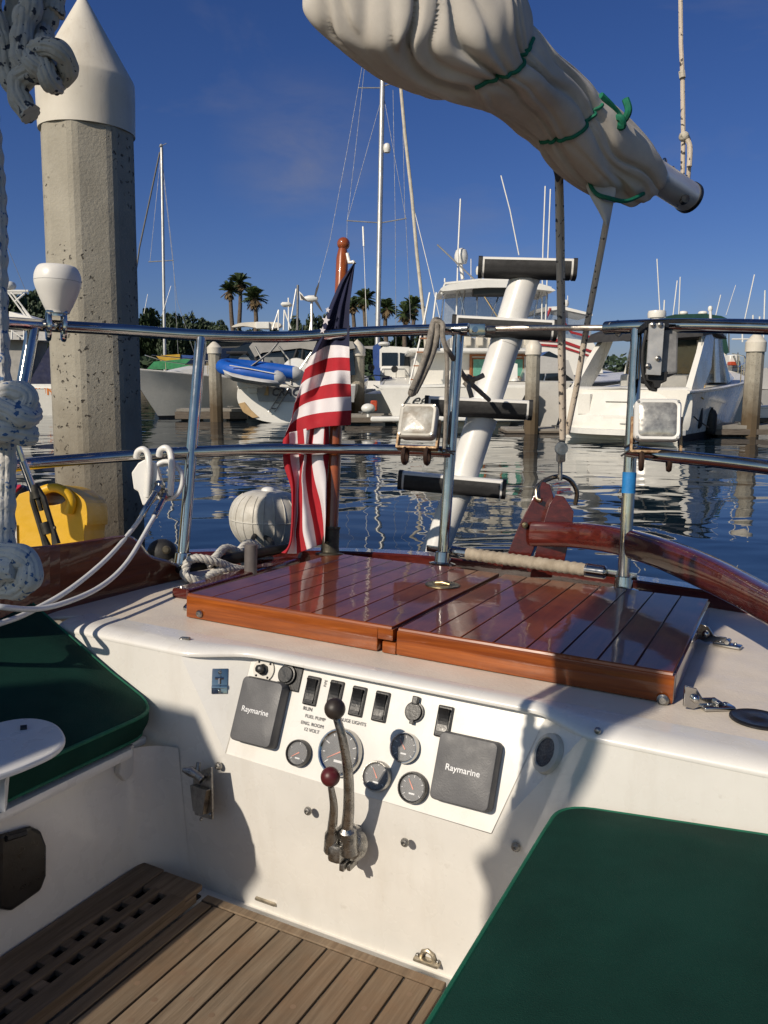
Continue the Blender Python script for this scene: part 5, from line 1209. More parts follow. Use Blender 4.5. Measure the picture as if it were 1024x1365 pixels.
# dinghy
DG=thing('dinghy','blue inflatable dinghy with a pale bottom hung on davits','dinghy',D(350,500,d-1.2))
mb=MB(); dd=d-1.3
def tubeD(pts,r): return [D(x,y,q) for x,y,q in spline(pts,6)]
mb.tube(tubeD([(368,503,dd-.5),(345,499,dd-.5),(320,495,dd-.45),(304,492,dd-.2),(297,489,dd+.2),(303,487,dd+.7),(330,489,dd+.95),(365,493,dd+1),(392,497,dd+1)],1),.25,14); bt2=mb.build('inflated_tube',BLUEB,DG)
mb=MB(); rows=[]
for x0,y0,y1 in ((297,493,499),(308,497,506),(325,501,510),(348,505,513),(370,508,514)): rows.append([D(x0,y0,dd-.72),D(x0+2,(y0+y1)/2,dd-.74),D(x0+3,y1,dd-.5),D(x0+3,y1+1,dd+.2),D(x0+2,y0+2,dd+1)])
mb.grid(rows); mb.build('dinghy_bottom',DINGW,DG,solid=.04)
for x,y,q in ((369,504,-.5),(393,498,1)):
    mb=MB(); mb.lathe(D(x-2,y,dd+q),_rt,[(.275,0),(.27,.1),(.19,.26),(.05,.36),(0,.37)],16); mb.build('tube_end',DINGW,DG)
mb=MB(); ptube(mb,[(306,487),(330,491),(366,498)],dd-.78,.018); mb.build('grab_line',WHITEB,DG)
# second pontoon end, davits, arch
mb=MB(); 
for x0,x1 in ((388,372),(352,340),(424,420)): ptube(mb,[(x0,512),(x0-2,480),(x1,462)],d-.2,.04)
ptube(mb,[(330,492),(360,470),(372,455)],d-.6,.035); ptube(mb,[(400,492),(415,470)],d-.6,.03); bt.part('davit',mb,STEELD)
# dodger with dark windows and grey top
mb=MB(); bt.loft(mb,[(0.6,[((474-388)*-k*-1.0,2.2)]*1+[(-2.2,2.2),(-2.0,3.05),(2.0,3.05)]),(3,[(2.2,2.3),(-2.2,2.3),(-2.0,3.1),(2.0,3.1)])]) if False else None
ppoly(mb,[(300,500),(308,466),(330,458),(470,458),(474,500)],d+.5,2.4); bt.part('enclosure',mb,GLASS)
mb=MB(); ppoly(mb,[(332,462),(338,455),(360,453),(470,455),(474,464),(440,470),(400,464),(350,470),(340,476)],d+.35,2.8); bt.part('bimini_top',mb,GREYC)
for q in ([(318,500),(316,480),(326,470),(336,482),(338,500)],[(352,498),(352,476),(378,476),(384,498)],[(410,500),(408,474),(432,474),(440,500)]):
    mb=MB(); ppoly(mb,q,d+.44,.03); bt.part('clear_panel',mb,mk('clear window panel',(.20,.205,.20),.15,0,.3,2))
mb=MB()
for q in ([(340,476),(350,500)],[(396,466),(384,500)],[(404,466),(400,500)],[(452,468),(436,500)],[(330,470),(302,470)]): mb=MB(); ptube(mb,q,d+.3,.05); bt.part('dodger_frame',mb,DARKC)
mb=MB(); c=D(395,497,d-.1); mb.lathe(c,(0,-1,.1),[(.55,0),(.52,.08),(.2,.12),(0,.12)],24); bt.part('life_raft',mb,WHITEB)
mb=MB(); ppoly(mb,[(404,502),(408,476),(420,464),(436,470),(448,500)],d-.0,.3); bt.part('grey_cover',mb,GREYC)
# surfboard on the top
SB=thing('surfboard','cream board carried on top behind the rail left of the radar','surfboard',D(340,436,d+1))
mb=MB(); sb=spline([(309,435),(318,431),(330,429.5),(350,429),(372,430),(372,436),(355,438),(342,437),(325,434.5),(312,436)],3,True); ppoly(mb,sb,d+.8,.6); mb.build('board_shell',HULLC,SB)
mb=MB(); pbox(mb,341,429,359,438,d+.7,.4); mb.build('board_nose_cover',WHITEB,SB)
mb=MB(); 
for q in ([(385,440),(384.5,397)],[(388,425),(395,385)],[(371,440),(371.5,413)],[(378,440),(379,413)],[(371.5,413),(363,440)],[(379,413),(388,438)]): ptube(mb,q,d+.3,.028)
bt.part('radar_pole',mb,WHITEB)
mb=MB(); pbox(mb,374,402.5,388,408,d+.2,.5,0,0,.06); bt.part('radar_dome',mb,WHITEB)
mb=MB(); ptube(mb,[(396.5,440),(397,380)],d+2,.05); bt.part('mizzen_mast',mb,mk('dark mast',(.11,.11,.11),.5))
WG=thing('wind_generator','three bladed wind generator on a pole beside the flag','wind generator',D(415,440,d-.2))
mb=MB(); ptube(mb,[(415.5,445),(415.5,402)],d-.2,.05); ptube(mb,[(412,445),(415,425)],d-.2,.02); mb.build('pole',STEELD,WG)
mb=MB(); c=D(414,398,d-.3); mb.lathe(c-_rt*.26,_rt,[(0,0),(.08,.05),(.12,.2),(.12,.38),(.09,.5),(0,.55)],14); ppoly(mb,[(408,400),(400,400),(399,388),(403,392)],d-.3,.02); mb.build('generator_body',WHITEB,WG)
for q in ([(419,395),(421,385),(426,374),(425,382),(421,396)],[(420,400),(424,402),(431,417),(427,413),(420,403)],[(408,399),(402,399),(399.5,391),(403,394)]):
    mb=MB(); ppoly(mb,q,d-.4,.03); mb.build('rotor_blade',mk('dark rotor blade',(.05,.045,.045),.45),WG)
# --- 4. sloop with the tall mast, small cruiser
bt=sloop('sloop with the tallest mast and blue sail cover beyond the flag',495,550,38,[(503,470),(511,60)],[[(462,294),(508,297)],[(508,297),(542,291)],[(478,117),(510,117)],[(510,115),(534,108)]],[[(484,82),(463,200),(440,320),(424,380)],[(486,90),(474,200),(463,294)],[(540,291),(536,120)],[(463,294),(460,420)],[(541,291),(548,440)],[(509,130),(463,294)],[(512,130),(541,291)],[(524,120),(527,290),(528,480)]],.13,(10,3,1.35,1.1),R(86))
mb=MB(); ptube(mb,[(534,112),(540,180),(549,260),(556,340),(566,430),(568,470)],41,.085,0,8); bt.part('furled_genoa',mb,mk('furled sail cloth',(.50,.46,.38),.8,0,.2,3))
antenna(bt,[(550,270),(572,360),(590,440)],41,.02,'stay',WHITEB)
mb=MB(); ptube(mb,[(484,302),(485,328)],41,.05); ptube(mb,[(485,328),(489,440)],41,.015); bt.part('flag_halyard_tube',mb,WHITEB)
dome(bt,516,197,5,6,41,'deck_light')
mb=MB(); ppoly(mb,[(497,462),(507,455),(510,500),(504,515),(498,500)],40,.5); bt.part('sail_cover',mb,BLUETR)
mb=MB(); ppoly(mb,[(470,462),(500,466),(540,474),(540,470),(500,461)],40.5,.3); bt.part('boom_cover',mb,GREYC)
d=33; bt=Boat('small white cruiser with a cabin between the flag and the loaded rail','boat',528,552,d,R(80),'cabin_cruiser'); bt.hull(8,3.2,1.4,1.0)
mb=MB(); pbox(mb,507,488,548,520,d+.8,2.5,0,0,.1); bt.part('cabin',mb,WHITEB)
mb=MB(); ppoly(mb,[(506,466),(512,461),(546,463),(549,490),(506,490)],d+.9,2); bt.part('wheelhouse',mb,WHITEB)
mb=MB(); ppoly(mb,[(509,470),(530,470),(530,488),(509,488)],d+.85,.04); ppoly(mb,[(533,470),(546,472),(547,488),(533,488)],d+.85,.04); bt.part('cabin_window',mb,GLASS)
mb=MB(); 
for q in ([(507,500),(510,492),(540,492),(548,505)],[(512,492),(512,515)],[(528,492),(528,515)],[(540,492),(541,515)],[(480,505),(500,500),(520,502)]): ptube(mb,q,d+.2,.025)
bt.part('cockpit_rail',mb,STEELD)
for x,y in ((495,490),(526,492)):
    mb=MB(); mb.lathe(D(x,y,d-.1),(0,-1,0),[(.12,0),(.14,.05),(.1,.06),(0,.03)],14); bt.part('deck_winch',mb,BLACKP)
mb=MB(); ppoly(mb,[(510,503),(522,502),(526,512),(508,513)],d-.2,.4); bt.part('outboard_cover',mb,NAVYC)
mb=MB(); ppoly(mb,[(540,500),(562,502),(560,520),(540,520)],d+.5,1); bt.part('side_deck',mb,GREYC)
dome(bt,512,458,8,2.5,d+1)
# --- 5. sportfisher
d=26.6; bt=Boat('white flybridge fishing yacht with teak framed doors behind the ladder','boat',604,568,d,R(88),'fishing_yacht'); bt.hull(12,5.0,2.1,1.32,stern=.97,tr=0)
mb=MB(); pbox(mb,501,513,712,521,d-.05,.35); bt.part('cockpit_coaming',mb,WHITEB)
mb=MB(); pbox(mb,494,556,716,562,d-.75,.8,0,0,.04); bt.part('swim_platform',mb,WHITEB)
text('Lega',.50,D(556,533,d-.12),_rt,V3((0,0,1)),mk('black script letters',(.01,.01,.01),.4),bt.T,'transom_lettering',.0,shear=.6,sx=1.1)
mb=MB(); pbox(mb,552,465,716,516,d+2.6,4,0,0,.08); SF=bt.part('cabin',mb,HULL)
mb=MB(); pbox(mb,545,464,722,470,d+1.8,5.5,0,0,.05); bt.part('flybridge_deck',mb,WHITEB)
mb=MB()
for x0,y0,x1,y1 in ((626,474,629,516),(648,474,651,516),(626,472,716,475),(696,474,698,512)): pbox(mb,x0,y0,x1,y1,d+2.52,.07,0,0,0)
bt.part('teak_trim',mb,TEAKB)
for x0,x1 in ((631,648),(672,697)):
    mb=MB(); pbox(mb,x0-1.5,477,x1+1.5,503,d+2.53,.04,0,0,.01); w=bt.part('window',mb,TEAKB); mb=MB(); pbox(mb,x0,479,x1,501,d+2.50,.03,0,0,.005); mb.build('pane',CURT,w)
mb=MB(); ppoly(mb,[(682,492),(686,484),(690,485),(690,516),(682,516)],d+1.6,.4); mb.ball(D(686,512,d+1.5),.16,0,(1,1,1.4)); bt.part('white_cover',mb,WHITEB)
mb=MB(); pbox(mb,600,450,716,465,d+2.4,3,0,0,.04); bt.part('flybridge_coaming',mb,HULLG)
for i in range(7):
    mb=MB(); x=603+i*16; pbox(mb,x,446,x+10,461,d+2.2,.12,0,0,.04); bt.part('bridge_bolster',mb,HULLC)
for x0,x1,y in ((614,638,426),(656,690,424)):
    mb=MB(); pbox(mb,x0,y,x1,446,d+3.2,.7,0,0,.1); bt.part('bridge_seat',mb,HULLC)
mb=MB(); 
for x0,x1 in ((549,562),(566,575)): pass
for q in ([(546,512),(556,470),(566,425),(573,390)],[(563,512),(571,470),(577,430),(582,390)]): ptube(mb,q,d+1.4,.035)
LD_=bt.part('bridge_ladder',mb,WHITEB)
for t in (.05,.2,.35,.5):
    mb=MB(); a_=D(546+.27*t*100,512-122*t,d+1.38); b_=D(563+.19*t*100,512-122*t,d+1.38); mb.box((a_+b_)/2,((b_-a_).length/2,.10,.02)); mb.build('ladder_tread',TEAKB,LD_)
mb=MB()
for q in ([(590,388),(593,378),(640,373),(700,374),(735,384)],[(588,392),(600,384),(660,378),(735,388)]): ptube(mb,q,d+2.2,.05)
ppoly(mb,spline([(588,384),(600,379),(640,374),(690,375),(720,379),(738,385),(737,388),(700,384),(650,383),(610,386),(590,388)],2,True),d+2.0,3.2); bt.part('hardtop',mb,WHITEB)
mb=MB(); 
for q in ([(592,386),(588,430),(586,465)],[(620,386),(612,440)],[(636,386),(636,440)],[(668,386),(650,436)],[(640,386),(668,430)],[(720,384),(708,440)],[(730,386),(728,445)],[(612,386),(624,440)]): mb=MB(); ptube(mb,q,d+2.6,.03); bt.part('hardtop_frame',mb,STEEL)
mb=MB(); pbox(mb,631,381,680,394,d+2.2,.5,0,0,.03); bt.part('electronics_box',mb,BLACKP)
mb=MB(); ppoly(mb,[(594,390),(728,388),(726,446),(590,446)],d+3.4,.02); bt.part('clear_curtain',mb,VINYLC)
dome(bt,615,341,9,10,d+3,'satellite_dome'); antenna(bt,[(617,372),(614,350)],d+3,.07,'dome_mast')
dome(bt,640,360,6,6,d+3.4,'satellite_dome')
for q,r_ in (([(608,440),(611,330),(614,265)],.03),([(692,340),(680,280),(668,234)],.022),([(722,440),(724,330),(727,248)],.025),([(727,440),(731,330),(734,252)],.025),([(628,375),(628,345)],.015),([(593,376),(593,371)],.03)): antenna(bt,q,d+2.6,r_)
antenna(bt,[(583,326),(632,372)],d+2.2,.03,'outrigger',MAST)
mb=MB(); ptube(mb,[(498,513),(508,519),(540,521),(600,519)],d-.1,.015); bt.part('dock_line',mb,STEELD)
mb=MB(); pbox(mb,512,551,518,554,d-.13,.05,0,0,0); bt.part('exhaust_port',mb,BLACKP)
F=thing('round_fender','round white fender hanging at the dock right of the flag','fender',D(491,556,27.5)); mb=MB(); mb.ball(D(491,544.5,27.5),.24,0,(1,1,.72)); mb.tube([D(491,548,27.5),D(491,556,27.5)],.05,8); mb.build('fender_body',WHITEB,F)
F=thing('dock_bin','red orange bin on the dock right of the flag','bin',D(500,545,28.2)); mb=MB(); pbox(mb,494,534,503,548,28.2,.3,0,0,.03); mb.build('bin_body',mk('orange red plastic',(.45,.06,.02),.6),F)
# --- 6. dark-windowed cruiser and striped flybridge yacht
d=28; p=D(700,572,d); bt=Boat('pale motor yacht with long black windows behind the grey pile','boat',690,572,d,math.atan2(.78,.62)); bt.hull(12,4.2,2.0,1.5,HULLG)
mb=MB(); ppoly(mb,[(690,520),(700,492),(722,474),(758,480),(772,520)],d+.6,3.2); bt.part('cabin',mb,HULLG)
mb=MB(); ppoly(mb,[(712,514),(716,498),(752,497),(764,506),(764,518)],d+.5,.08); bt.part('cabin_window',mb,GLASS)
mb=MB(); ppoly(mb,[(716,478),(732,468),(752,478),(750,484)],d+.7,2.0); bt.part('windscreen',mb,GLASS)
mb=MB(); 
for q in ([(722,518),(728,498)],[(700,512),(760,510),(800,500)],[(760,512),(760,525)],[(775,506),(775,522)],[(690,512),(690,525)]): ptube(mb,q,d+.3,.02)
bt.part('side_rail',mb,STEEL)
d=38; bt=Boat('white flybridge yacht with red stripes beyond the mainsheet ropes','boat',745,548,d,math.atan2(.9,.3)); bt.hull(13,4.6,2.3,1.7)
mb=MB(); ppoly(mb,[(705,444),(790,455),(800,470),(805,505),(705,520)],d+.5,3.5); bt.part('cabin',mb,HULL)
mb=MB(); 
for q in ([(705,449),(748,452),(792,468),(792,471),(748,456),(705,453)],[(705,457),(748,460),(792,475),(792,477),(748,463),(705,459)]): ppoly(mb,q,d+.42,.08)
bt.part('red_stripe',mb,REDB)
mb=MB(); ppoly(mb,[(716,444),(728,412),(748,409),(786,420),(790,456)],d+.9,2.6); bt.part('flybridge_curtain',mb,VINYLC)
mb=MB(); ppoly(mb,[(712,413),(728,409),(750,408),(790,418),(790,421),(748,412),(714,417)],d+.8,3); bt.part('flybridge_top',mb,WHITEB)
mb=MB(); 
for q in ([(734,411),(726,430)],[(752,430),(762,443),(790,450)],[(752,411),(753,440)]): ptube(mb,q,d+.7,.06)
bt.part('canvas_trim',mb,REDB)
dome(bt,754,404,4.5,4.5,d+1); antenna(bt,[(757,400),(757,394)],d+1,.02)
# --- 7. big express cruiser at starboard
d=21.6; bt=Boat('big white express cruiser with dark arch canvas behind the starboard floodlight','boat',826,582,d,math.atan2(.80,.60),'express_cruiser')
HULLC=mk('bright boat gelcoat',(.74,.715,.655),.25,0,.05,1.5,coat=.3); bt.hull(10.5,3.6,1.9,1.32,HULLC,stern=.96,flare=.86,boot=.17)
mb=MB(); yw=bt.ax[0]; yw=math.atan2(bt.f.y,bt.f.x)-PI/2
def eb(mb,x,y,z,m=0,bev=.05): return bt.box(mb,x,y,z,m,bev)
def plan(hw,dx,x0,n=28):
    out=[]
    for i in range(n+1):
        t=-1+2*i/n; y=hw*math.copysign(abs(math.sin(t*PI/2))**.75,t); out.append((x0-dx*max(0,1-abs(y/hw)**3.2),y))
    return out
mb=MB(); rows=[]
for z,hw,dx,x0 in ((.30,1.70,.62,.25),(.42,1.74,.64,.25),(.62,1.76,.58,.25),(.66,1.76,.52,.25),(.95,1.77,.44,.25),(1.22,1.74,.34,.28),(1.36,1.66,.22,.34),(1.40,1.52,.10,.42),(1.38,1.3,.0,.55)): rows.append([bt.p(x,y,z) for x,y in plan(hw,dx,x0)])
mb.grid(rows); bt.part('stern_moulding',mb,HULLC)
mb=MB(); q0=plan(1.66,1.0,.2); mb.prism([bt.p(x,y,.30) for x,y in q0],V3((0,0,-.13))); bt.part('swim_platform',mb,WHITEB)
mb=MB(); eb(mb,(-.215,.1),(.78,1.12),(.66,1.2),0,.01); eb(mb,(-.345,.1),(-.55,.35),(.50,.62),0,.01); bt.part('transom_door',mb,HULL)
mb=MB(); eb(mb,(-.20,.1),(-.8,.35),(1.0,1.015),0,0); eb(mb,(-.42,.1),(-.5,-.15),(.44,.455),0,0); bt.part('transom_trim',mb,STEELD)
for sy in (1,-1):
    mb=MB(); bt.loft(mb,[(.7,[(sy*1.62,1.3),(sy*1.62,1.36),(sy*1.45,1.36),(sy*1.45,1.3)]),(1.0,[(sy*1.62,1.3),(sy*1.62,2.0),(sy*1.5,2.0),(sy*1.5,1.3)])]) if False else None
    bt.loft(mb,[(.5,[(sy*1.66,1.32),(sy*1.5,1.32),(sy*1.5,1.38),(sy*1.66,1.38)]),(1.5,[(sy*1.66,1.32),(sy*1.5,1.32),(sy*1.42,2.3),(sy*1.56,2.3)]),(2.3,[(sy*1.62,1.9),(sy*1.5,1.9),(sy*1.3,3.0),(sy*1.46,3.0)]),(2.75,[(sy*1.52,2.7),(sy*1.4,2.7),(sy*1.25,3.02),(sy*1.4,3.02)])]); bt.part('radar_arch_leg',mb,HULLC)
mb=MB(); eb(mb,(2.1,2.8),(-1.4,1.4),(2.92,3.08),0,.06); bt.part('radar_arch',mb,HULLC)
mb=MB(); bt.loft(mb,[(1.6,[(-1.55,2.72),(1.75,2.62),(1.6,2.86),(-1.5,2.95)]),(2.6,[(-1.6,2.85),(1.6,2.85),(1.5,3.08),(-1.5,3.12)]),(4.2,[(-1.5,2.75),(1.5,2.75),(1.3,3.0),(-1.3,3.0)])]); bt.part('bimini_top',mb,DARKC)
mb=MB(); bt.loft(mb,[(4.2,[(-1.55,1.5),(1.55,1.5),(1.3,2.75),(-1.3,2.75)]),(4.9,[(-1.5,1.55),(1.5,1.55),(1.1,2.35),(-1.1,2.35)]),(6.2,[(-1.2,1.6),(1.2,1.6),(.9,1.68),(-.9,1.68)])]); bt.part('windscreen',mb,mk('blue green glass',(.03,.055,.06),.06,0,.3,2,spec=.7))
mb=MB()
for sy in (1.45,.75,0,-.75,-1.45): bt.bar(mb,(4.18,sy*1.07,1.5),(4.18,sy*.9,2.74),r=.035)
bt.bar(mb,(4.16,-1.56,1.52),(4.16,1.56,1.52),r=.04); bt.part('windscreen_frame',mb,HULLC)
mb=MB(); bt.loft(mb,[(1.7,[(-1.5,1.5),(-1.53,1.5),(-1.5,2.75),(-1.47,2.75)]),(4.1,[(-1.5,1.5),(-1.53,1.5),(-1.4,2.75),(-1.37,2.75)])]); bt.part('side_curtain',mb,VINYLC)
mb=MB(); bt.loft(mb,[(2.9,[(-1.56,1.5),(-1.6,1.5),(-1.5,2.7),(-1.46,2.7)]),(3.4,[(-1.56,1.5),(-1.6,1.5),(-1.46,2.72),(-1.42,2.72)])]); bt.part('curtain_edge',mb,HULLC)
mb=MB(); eb(mb,(1.2,1.7),(-.2,.35),(1.3,1.75),0,.1); eb(mb,(1.6,2.1),(-1.2,-.5),(1.3,1.7),0,.1); bt.part('cockpit_seat',mb,GREYC)
mb=MB(); eb(mb,(3.2,3.8),(-1.2,1.3),(1.3,1.75),0,.1); bt.part('dashboard',mb,HULLG)
mb=MB(); bt.loft(mb,[(4.6,[(-1.5,1.45),(1.5,1.45),(1.2,1.75),(-1.2,1.75)]),(7.0,[(-1.1,1.6),(1.1,1.6),(.8,1.95),(-.8,1.95)]),(9.2,[(-.3,1.75),(.3,1.75),(.2,1.85),(-.2,1.85)])]); bt.part('foredeck_trunk',mb,HULLC)
mb=MB()
for sy in (1,-1):
    bt.bar(mb,(10.3,sy*.15,2.5),(8.5,sy*1.0,2.35),(6.5,sy*1.55,2.15),(4.9,sy*1.68,1.95),r=.02)
    for x,y,z in ((9.4,.6,2.42),(8.4,1.02,2.34),(7.4,1.35,2.24),(6.4,1.56,2.14),(5.4,1.66,2.02)): bt.bar(mb,(x,sy*y,z),(x,sy*y,1.5),r=.016)
bt.part('bow_rail',mb,STEEL)
mb=MB(); k=d/FPX; mb.lathe(D(876,419,24),(0,0,1),[(0,-.1),(.26,-.1),(.27,.02),(.25,.10),(.1,.13),(0,.13)],22); mb.lathe(D(876,425,24),(0,0,1),[(.2,-.04),(.2,.06)],14); bt.part('radar_dome',mb,HULLC)
for q,r_ in (([(880,418),(876,345)],.016),([(885,418),(886,400)],.02)): antenna(bt,q,24,r_)
mb=MB(); ptube(mb,[(893,526),(908,538),(930,560),(945,570)],d-.3,.018); bt.part('stern_line',mb,BLACKP)
mb=MB(); ptube(mb,[(893,534),(915,520),(930,526),(938,532)],d-.2,.02); ptube(mb,[(939,510),(940,524)],d+1,.02); bt.part('yellow_line',mb,mk('yellow orange line',(.5,.27,.03),.7))
for x,y,q in ((928,558,d+.3),(947,565,d+.9)):
    F=thing('boat_fender','black fender hanging by the express cruiser, '+('higher and nearer its stern' if x<940 else 'lower and touching the water by the dock'),'fender',D(x,y+14,q)); mb=MB(); mb.lathe(D(x,y+14,q),(0,0,1),[(0,0),(.10,.02),(.15,.1),(.15,.55),(.1,.66),(.04,.7),(.03,.75),(0,.75)],16); mb.tube([D(x,y-24,q),D(x-3,y-45,q)],.012,6); mb.build('fender_body',RUBBER,F)
# --- 8. green canvas flybridge boat and the boat at the edge
d=33; bt=Boat('flybridge boat with dark green canvas beyond the express cruiser','boat',925,545,d,math.atan2(1,.25)); bt.hull(11,4,2,1.4)
mb=MB(); ppoly(mb,[(880,520),(888,470),(950,470),(968,520)],d+.5,3); bt.part('cabin',mb,HULL)
mb=MB(); ppoly(mb,[(884,424),(900,419),(940,418),(962,421),(973,426),(975,434),(884,434)],d+.4,3); bt.part('flybridge_top',mb,DKGREEN)
mb=MB(); ppoly(mb,[(948,446),(968,448),(972,470),(968,472),(950,456)],d+.4,2); bt.part('flybridge_canvas',mb,DKGREEN)
mb=MB(); ppoly(mb,[(946,458),(964,460),(972,478),(946,476)],d+.45,2.4); bt.part('flybridge_front',mb,WHITEB)
mb=MB(); ppoly(mb,[(948,478),(966,480),(974,492),(950,496)],d+.42,.1); bt.part('cabin_window',mb,GLASS)
mb=MB(); 
for q in ([(972,428),(972,470)],[(888,434),(888,470)],[(950,434),(948,458)]): ptube(mb,q,d+.5,.03)
bt.part('canvas_frame',mb,STEELD)
mb=MB(); ppoly(mb,[(890,434),(970,434),(968,458),(892,462)],d+1.4,.02); bt.part('clear_curtain',mb,VINYLC)
for x in (911,937): dome(bt,x,417,6,2.6,d+.6)
antenna(bt,[(948,445),(947,412)],d+.4,.06,'light_pole'); dome(bt,947,411,3,3.4,d+.4,'pole_light')
for q,r_ in (([(897,424),(903,374)],.022),([(905,420),(907,369)],.02),([(953,426),(961,393)],.02),([(968,420),(981,380)],.012),([(992,430),(1006,366)],.022)): antenna(bt,q,d+.5,r_)
d=30; bt=Boat('grey hulled boat with rods at the starboard photo edge beyond the pile','boat',1012,556,d,math.atan2(1,-.1)); bt.hull(9,3.2,1.6,1.2,HULLG)
mb=MB(); ppoly(mb,[(976,482),(986,474),(990,500),(976,502)],d+.6,1); bt.part('deck_gear',mb,HULLG)
mb=MB(); ppoly(mb,[(1012,494),(1022,490),(1040,500),(1040,525),(1010,522)],d+.3,2); bt.part('cabin',mb,HULLG)
mb=MB(); pbox(mb,973,473,986,486,d+.2,.5,0,0,.03); bt.part('engine_box',mb,WHITEB)
mb=MB(); pbox(mb,974,482,984,487,d+.1,.3,0,0,.02); bt.part('red_gear',mb,MATS['orange red plastic'])
mb=MB(); 
for q in ([(978,474),(984,488)],[(984,470),(984,500)],[(976,490),(990,488)],[(974,496),(992,494)]): ptube(mb,q,d,.03)
bt.part('deck_rail',mb,STEELD)
for q,r_ in (([(1017,490),(1020,387)],.025),([(1004,438),(1004,420)],.03),([(1012,440),(1013,422)],.03),([(976,452),(1000,452)],.03),([(990,440),(990,456)],.03),([(1010,500),(1014,460)],.02)): antenna(bt,q,d+.5,r_)
F=thing('dock_box','white dock box on the starboard dock beside the tall pile','dock box',D(1022,563,23.6)); mb=MB(); pbox(mb,1008,543,1050,563,23.6,.7,0,0,.04); mb.build('box_shell',WHITEB,F); mb=MB(); pbox(mb,1007,541,1051,545,23.55,.8,0,0,.03); mb.build('box_lid',WHITEB,F)
mb=MB(); pbox(mb,1013,557,1035,563,23.55,.05,0,0,.01); mb.build('box_vent',BLACKP,F)
# ================================================================ trees
LEAFP=mk('palm frond',(.055,.085,.03),.6,0,.4,2); LEAFD=mk('dead palm frond',(.16,.11,.055),.8,0,.3,2); TRUNKP=mk('palm trunk',(.13,.10,.075),.9,0,.3,3,.01,8)
LEAF=mk('dark evergreen leaves',(.035,.06,.022),.65,0,.5,1.2,col2=(.016,.030,.012)); BARK=mk('bark',(.08,.06,.045),.9)
def palm(label,x,ytop,d,crownpx,seed,lean=0):
    rng=random.Random(seed); top=D(x,ytop,d); base=V3((top.x+lean,top.y,1.5)); T=thing('palm_tree',label,'palm tree',base,None,'palm trees on the shore')
    R0=crownpx/FPX*d; hub=top-V3((0,0,R0*.55))
    mb=MB(); pts=[base.lerp(hub,i/8)+V3((.15*math.sin(i*.8+seed),0,0)) for i in range(9)]; mb.tube(pts,[.42-.02*i for i in range(8)]+[.34],10); mb.build('trunk',TRUNKP,T)
    def frond(mb,az,el,ln,droop,w):
        dr=V3((math.cos(az)*math.cos(el),math.sin(az)*math.cos(el),math.sin(el))); side=V3((-math.sin(az),math.cos(az),0)); p=hub.copy(); pts=[]
        for i in range(6):
            t=i/5; pts.append(p.copy()); p+= (dr+V3((0,0,-droop*t*t)))*ln/5
        # fan of leaflets
        for i in range(1,6):
            for sg in (-1,1):
                for q in range(2):
                    t=(i-.5*q)/5; b_=pts[i-1].lerp(pts[i],1-.5*q); L_=w*(1.1-.6*abs(t-.55)); tip=b_+side*sg*L_*rng.uniform(.7,1)+dr*L_*.7+V3((0,0,-L_*.45)); mb.add([b_-dr*.12,b_+dr*.14,tip],[(0,1,2)])
    mb=MB()
    for k in range(46): frond(mb,rng.uniform(0,2*PI),rng.uniform(-.45,1.35),R0*rng.uniform(.75,1.0),rng.uniform(.5,1.1),R0*.30)
    mb.build('crown',LEAFP,T)
    mb=MB()
    for k in range(26): frond(mb,rng.uniform(0,2*PI),rng.uniform(-1.3,-.5),R0*rng.uniform(.5,.85),.3,R0*.25)
    mb.build('dead_frond',LEAFD,T)
palm('slimmest palm leftmost of the trio beyond the surfboard',305,378,118,15,1,1.2); palm('tallest palm in the trio beyond the surfboard',319,366,122,17,2,-.3); palm('broad low palm at the radar side of the trio',339,386,112,19,3)
palm('short palm touching the flag edge beyond the rail',471,398,125,14,4); palm('taller palm between the flag and the tall mast',487,388,118,17,5); palm('palm hidden partly by the tall mast foot',515,401,115,16,6); palm('low palm left of the loosely furled spar',541,407,112,17,7); palm('palm nearest the furled genoa beyond the rope',551,398,120,16,8)
def clump_tree(seed,Rr,H,nl=6500):
    rng=random.Random(seed); blobs=[(V3((rng.uniform(-1,1)*Rr*.62,rng.uniform(-1,1)*Rr*.5,H*rng.uniform(.30,.86))),Rr*rng.uniform(.28,.5)) for _ in range(15)]
    mb=MB()
    for _ in range(nl):
        c,r_=rng.choice(blobs); u_=V3((rng.gauss(0,1),rng.gauss(0,1),rng.gauss(0,1))).normalized(); p=c+u_*r_*(rng.random()**.35); s_=rng.uniform(.22,.50)*Rr/5
        a_=V3((rng.gauss(0,1),rng.gauss(0,1),rng.gauss(0,.6))).normalized(); b_=a_.orthogonal().normalized(); mb.add([p-a_*s_,p+b_*s_*.7,p+a_*s_,p-b_*s_*.7],[(0,1,2,3)])
    tm=MB(); tm.tube([V3((0,0,0)),V3((.1,0,H*.3)),V3((0,.1,H*.6))],[Rr*.09,Rr*.07,Rr*.04],8)
    for c,r_ in blobs[:6]: tm.tube([V3((0,0,H*.28)),c],[Rr*.05,Rr*.015],6)
    return mb,tm
protos=[]
